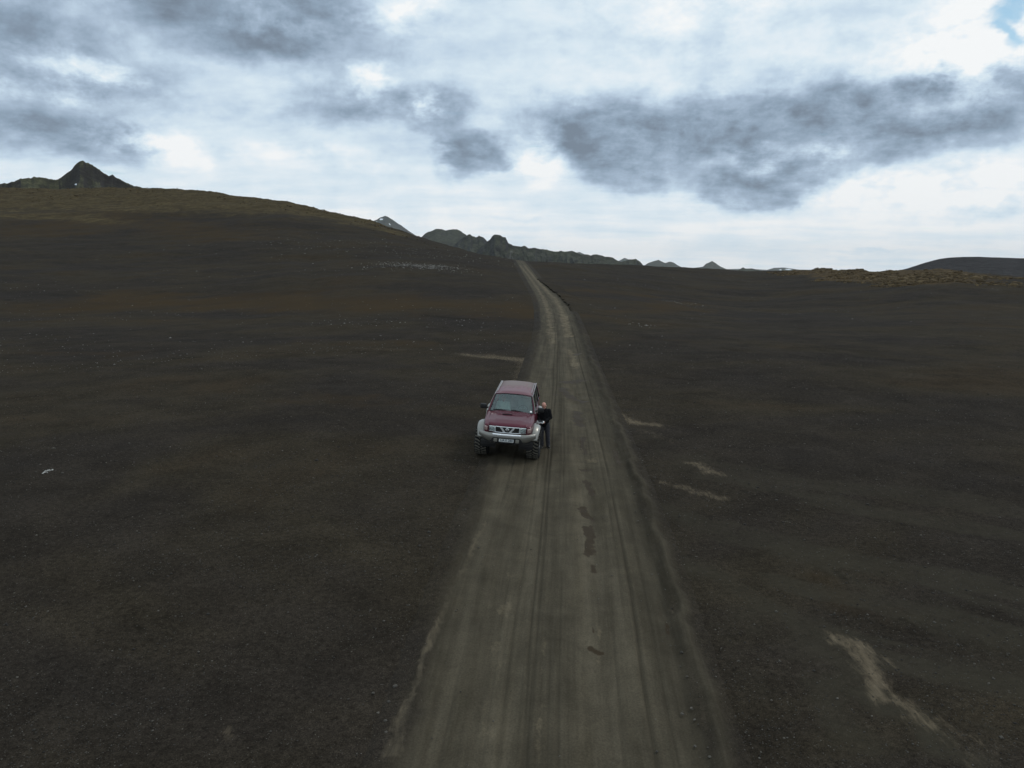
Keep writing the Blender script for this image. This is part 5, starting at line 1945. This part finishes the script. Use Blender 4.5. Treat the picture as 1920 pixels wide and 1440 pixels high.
OCT = np.array([[1, 0, 0], [0, 1, 0], [-1, 0, 0], [0, -1, 0], [0, 0, 1], [0, 0, -1.0], ])
OCF = np.array([[0, 1, 4], [1, 2, 4], [2, 3, 4], [3, 0, 4], [1, 0, 5], [2, 1, 5], [3, 2, 5], [0, 3, 5]])
CUB = np.array([[x, y, z] for z in (-0.7, 0.7) for x, y in ((-0.8, -0.7), (0.8, -0.8), (0.75, 0.8), (-0.7, 0.75))] + [[0, 0, 1.05], [1.1, 0, 0], [0, 1.1, 0], [-1.1, 0, 0], [0, -1.1, 0]])
CUF = np.array([[4, 5, 8], [5, 6, 8], [6, 7, 8], [7, 4, 8], [1, 2, 9], [2, 6, 9], [6, 5, 9], [5, 1, 9], [2, 3, 10], [3, 7, 10], [7, 6, 10], [6, 2, 10],
                [3, 0, 11], [0, 4, 11], [4, 7, 11], [7, 3, 11], [0, 1, 12], [1, 5, 12], [5, 4, 12], [4, 0, 12]])


def scatter(name, label, x, y, size, mat, tone, flat=0.65, sink=0.25, shape='oct', zf=None):
    V, F = (OCT, OCF) if shape == 'oct' else (CUB, CUF)
    n, k = len(x), len(V)
    a = rng.uniform(0, 2 * np.pi, n)
    z = (terrain if zf is None else zf)(x, y)
    jit = rng.uniform(0.65, 1.25, (n, k, 3))
    P = V[None] * jit * size[:, None, None]
    sx = rng.uniform(0.8, 1.5, n)
    P[:, :, 0] *= sx[:, None]
    P[:, :, 2] *= flat
    c, s_ = np.cos(a)[:, None], np.sin(a)[:, None]
    X = P[:, :, 0] * c - P[:, :, 1] * s_ + x[:, None]
    Y = P[:, :, 0] * s_ + P[:, :, 1] * c + y[:, None]
    Z = P[:, :, 2] + z[:, None] + (size * flat * (1 - 2 * sink) * 0.6)[:, None]
    v = np.stack([X, Y, Z], -1).reshape(-1, 3)
    f = (F[None] + (np.arange(n) * k)[:, None, None]).reshape(-1, 3)
    o = mesh_obj(name, v, f, mat)
    set_attr(o, 'tone', np.repeat(tone, k))
    if label:
        tag(o, label, kind='stuff')
    return o


def ground_or_road(x, y):
    return np.where(road_dist(x, y) < 0.9, terrain_base(x, y) + 0.02, terrain(x, y))


N = 70000
rr_ = 9.0 * (60 / 9.0) ** (rng.uniform(0, 1, N) ** 1.15)
tt_ = np.radians(rng.uniform(-37, 37, N))
gx_, gy_ = rr_ * np.sin(tt_), rr_ * np.cos(tt_)
dens = fbm(gx_ * 0.25, gy_ * 0.25, 88, 4)
ok = (rng.uniform(0, 1, N) < sstep(0.30, 0.62, dens) * 0.9 + 0.1) & (road_dist(gx_, gy_) > 0.15)
gx_, gy_, rr_ = gx_[ok], gy_[ok], rr_[ok]
sz = np.clip(rng.lognormal(math.log(0.0095), 0.45, len(gx_)), 0.004, 0.05) * (rr_ / 14) ** 0.45
scatter('gravel', 'fine dark volcanic gravel strewn over the ash plain', gx_, gy_, sz, STONE, np.clip(rng.beta(1.3, 3.2, len(gx_)), 0, 1), zf=terrain)
N = 5200
yy_ = rng.uniform(8.5, 40, N)
uu_ = rng.uniform(-1.25, 1.5, N)
xx_ = road_x(yy_) + uu_ * road_w(yy_)
keep = rng.uniform(0, 1, N) < (0.10 + 0.9 * sstep(0.85, 1.15, np.abs(uu_)))
scatter('gravel', 'small grey pebbles lying on the dirt track and its edges', xx_[keep], yy_[keep], np.clip(rng.lognormal(math.log(0.012), 0.45, keep.sum()), 0.005, 0.05), STONE,
        np.clip(rng.beta(1.6, 2.4, keep.sum()), 0, 1), zf=lambda x, y: terrain_base(x, y) + 0.045)

# rocks of the outcrop and of the hill crest
N = 90000
th_ = np.radians(rng.uniform(16, 36, N))
rq = rng.uniform(150, 420, N)
ox, oy = rq * np.sin(th_), rq * np.cos(th_)
mo_, _ = rough_mask(ox, oy)
cl = fbm(ox * 0.12, oy * 0.12, 91, 4)
ok = rng.uniform(0, 1, N) < mo_ * sstep(0.42, 0.62, cl) * 0.9 + 0.004 * (mo_ > 0.02)
scatter('rock_rubble', 'tan broken tuff rocks covering the low outcrop on the right', ox[ok], oy[ok], np.clip(rng.lognormal(math.log(0.15), 0.6, ok.sum()), 0.06, 0.65), TUFF,
        rng.beta(1.6, 2.0, ok.sum()), 0.55, 0.3, 'cub')
N = 30000
th_ = np.radians(rng.uniform(-40, -4, N))
rq = rng.uniform(300, 640, N)
ox, oy = rq * np.sin(th_), rq * np.cos(th_)
_, mh_ = rough_mask(ox, oy)
cl = fbm(ox * 0.06, oy * 0.06, 93, 4)
ok = rng.uniform(0, 1, N) < mh_ * sstep(0.40, 0.66, cl) * 0.6 + 0.02 * (mh_ > 0.05)
scatter('rock_rubble', 'small brown rocks scattered along the crest of the left hill', ox[ok], oy[ok], np.clip(rng.lognormal(math.log(0.19), 0.5, ok.sum()), 0.08, 0.6), TUFF,
        rng.beta(1.3, 3.0, ok.sum()), 0.6, 0.35, 'cub')
# pale scree on the hill flank and pale specks on the plain
def cluster(name, label, pts, w_, n, size, mat, seed=0):
    g = np.array([at(*p)[:2] for p in pts])
    t = rng.uniform(0, len(g) - 1.001, n)
    i = t.astype(int)
    f = (t - i)[:, None]
    q = g[i] * (1 - f) + g[i + 1] * f
    q = q + rng.normal(0, 1, (n, 2)) * w_
    return scatter(name, label, q[:, 0], q[:, 1], np.clip(rng.lognormal(math.log(size), 0.5, n), size * 0.4, size * 3), mat, rng.uniform(0, 1, n), 0.6, 0.25, 'oct')


cluster('pumice_patch', 'small bright patch of white pumice stones on the left of the plain', [(81, 888), (88, 884), (98, 882)], (0.05, 0.06), 55, 0.021, PUMICE)
cluster('scree', 'pale scree strip at the foot of the left hill left of the track', [(735, 500), (790, 503), (830, 509)], (4.0, 6.0), 1100, 0.075, SCREE)
cluster('scree', 'pale stones sprinkled on the slope left of the track crest', [(560, 452), (700, 470), (860, 482)], (16.0, 18.0), 520, 0.085, SCREE)
cluster('scree', 'white pebbles in two small patches right of the far track', [(1205, 607), (1232, 609)], (1.2, 0.8), 26, 0.035, PUMICE)
cluster('scree', 'white stones below the rust-brown band left of the track', [(675, 602), (720, 603), (790, 605), (830, 606)], (4.5, 2.0), 60, 0.040, SCREE)
cluster('scree', 'pale stones in a thin line right of the track bend', [(1255, 564), (1290, 571)], (1.6, 1.6), 50, 0.045, SCREE)

N = 5200
rs = np.exp(rng.uniform(np.log(55), np.log(330), N))
ts_ = np.radians(rng.uniform(-36, 36, N))
sx_, sy_ = rs * np.sin(ts_), rs * np.cos(ts_)
ok = (rng.uniform(0, 1, N) < 0.08 + 0.92 * sstep(0.46, 0.66, fbm(sx_ * 0.03, sy_ * 0.05, 66, 4))) & (road_dist(sx_, sy_) > 1.5)
scatter('scree', 'sparse small grey stones dotted over the dark plain beyond the car', sx_[ok], sy_[ok], np.clip(rng.lognormal(math.log(0.045), 0.4, ok.sum()), 0.02, 0.12) * (rs[ok] / 110) ** 0.4,
        SCREE, rng.beta(1.2, 2.6, ok.sum()), 0.6, 0.3)

# single larger stones by the near end of the track
base_me = None
for i, (px, py, sz_) in enumerate([(741, 1291, 0.045), (729, 1320, 0.032), (723, 1356, 0.034), (700, 1302, 0.030), (749, 1278, 0.022), (709, 1341, 0.026), (724, 1377, 0.028),
                                   (1279, 1343, 0.034), (1296, 1332, 0.026), (1302, 1354, 0.026), (1303, 1404, 0.030), (1330, 1424, 0.028)]):
    g = at(px, py)
    bm = bmesh.new()
    bmesh.ops.create_icosphere(bm, subdivisions=2, radius=1.0)
    r0 = random.uniform(0, 50)
    for v in bm.verts:
        d = float(fbm(np.array([v.co.x * 1.3 + r0]), np.array([v.co.y * 1.3 + v.co.z * 1.7]), 7, 3)[0])
        v.co *= sz_ * 0.85 * (0.7 + 0.65 * d)
        v.co.z *= 0.7
        v.co.x *= 1.25
    o = bm_obj('stone', bm, STONE, None, smooth=False)
    set_attr(o, 'tone', np.full(len(o.data.vertices), random.uniform(0.3, 0.62)))
    o.rotation_euler = (0, 0, random.uniform(0, 6))
    o.location = (g[0], g[1], float(ground_or_road(np.array([g[0]]), np.array([g[1]]))[0]) + sz_ * 0.25 + 0.02)
    if i == 0:
        tag(o, 'largest pale grey stone beside the left edge of the track in the foreground', 'stone')
    elif i == 7:
        tag(o, 'largest grey stone on the right edge of the track in the foreground', 'stone')
    elif px < 1000:
        tag(o, 'small grey stone beside the left edge of the track in the foreground', 'stone', 'stones left of the track')
    else:
        tag(o, 'small grey stone on the right edge of the track in the foreground', 'stone', 'stones right of the track')


def build_bank():
    """ragged cut where the plain breaks off towards the sunken track"""
    pts = [(1004, 520), (1011, 526), (1022, 535), (1033, 544), (1044, 552), (1054, 561), (1063, 570), (1070, 578), (1076, 587)]
    g = np.array([at(*p)[:2] for p in pts])
    d = np.concatenate([[0], np.cumsum(np.hypot(*np.diff(g, axis=0).T))])
    n = 220
    t = np.linspace(0, d[-1], n)
    X, Y = np.interp(t, d, g[:, 0]), np.interp(t, d, g[:, 1])
    for _ in range(8):
        X[1:-1] = (X[:-2] + X[1:-1] * 2 + X[2:]) / 4
        Y[1:-1] = (Y[:-2] + Y[1:-1] * 2 + Y[2:]) / 4
    tx, ty = np.gradient(X), np.gradient(Y)
    L = np.hypot(tx, ty)
    nx, ny = ty / L, -tx / L                 # towards one side of the line
    sgn = np.sign(nx)
    nx, ny = nx * sgn, ny * sgn              # to the right, away from the track
    env = np.sin(np.pi * np.clip(t / d[-1], 0, 1)) ** 0.4
    hh = (0.25 + 0.65 * fbm(t * 0.25, t * 0, 4, 4)) * env * 0.6
    rag = (fbm(t * 0.7, t * 0 + 5, 6, 4) - 0.5) * 0.9
    Zg = terrain(X, Y)
    sec = [(-0.25, -0.25, 0), (-0.02, -0.05, 1), (0.10, 0.35, 1), (-0.02, 0.80, 1), (-0.10, 0.97, 1), (0.10, 1.04, 1), (0.6, 1.0, 1), (1.5, 0.55, 1), (3.2, -0.4, 1)]
    rows = []
    for k in range(n):
        row = []
        for o_, hz, rg in sec:
            off = o_ + rag[k] * rg
            row.append((X[k] + nx[k] * off, Y[k] + ny[k] * off, Zg[k] + hz * hh[k] + (0 if hz > 0 else -0.1)))
        rows.append(row)
    bm = bmesh.new()
    quad_strip(bm, rows)
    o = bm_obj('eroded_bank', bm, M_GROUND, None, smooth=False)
    tag(o, 'ragged dark eroded bank along the right side of the track bend', kind='structure')
    nv = len(o.data.vertices)
    for nm in ('sand', 'pale', 'rust', 'drift', 'hill', 'rock'):
        set_attr(o, nm, np.zeros(nv))
    dk = np.tile(np.array([0.2, 0.9, 1.0, 0.9, 0.4, 0.0, 0.0, 0.0, 0.0]) * 0.8, n)  # shadow of the bank painted dark on its face
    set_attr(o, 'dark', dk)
    set_attr(o, 'drift', np.tile(np.array([0, 0, 0, 0, 0.3, 0.8, 0.8, 0.5, 0.2]), n))
    return o


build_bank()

# ------------------------------------------------------------------ haze
hm, hw_, ho = new_mat('thin_haze')
vol = hw_.node('ShaderNodeVolumePrincipled')
vol.inputs['Color'].default_value = (0.86, 0.935, 1.0, 1)
vol.inputs['Density'].default_value = 1.25e-5
vol.inputs['Anisotropy'].default_value = 0.2
hw_.l.new(vol.outputs[0], ho.inputs['Volume'])
bm = bmesh.new()
add_box(bm, (0, 6000, 464), (66000, 58000, 1072))
haze = bm_obj('haze', bm, hm)
tag(haze, 'thin bluish haze filling the air over the plain', kind='stuff')
zs = [max((o.matrix_world @ Vector(c)).z for c in o.bound_box) for o in C.objects if o.type == 'MESH' and o is not haze]
assert max(zs) < 1000.0
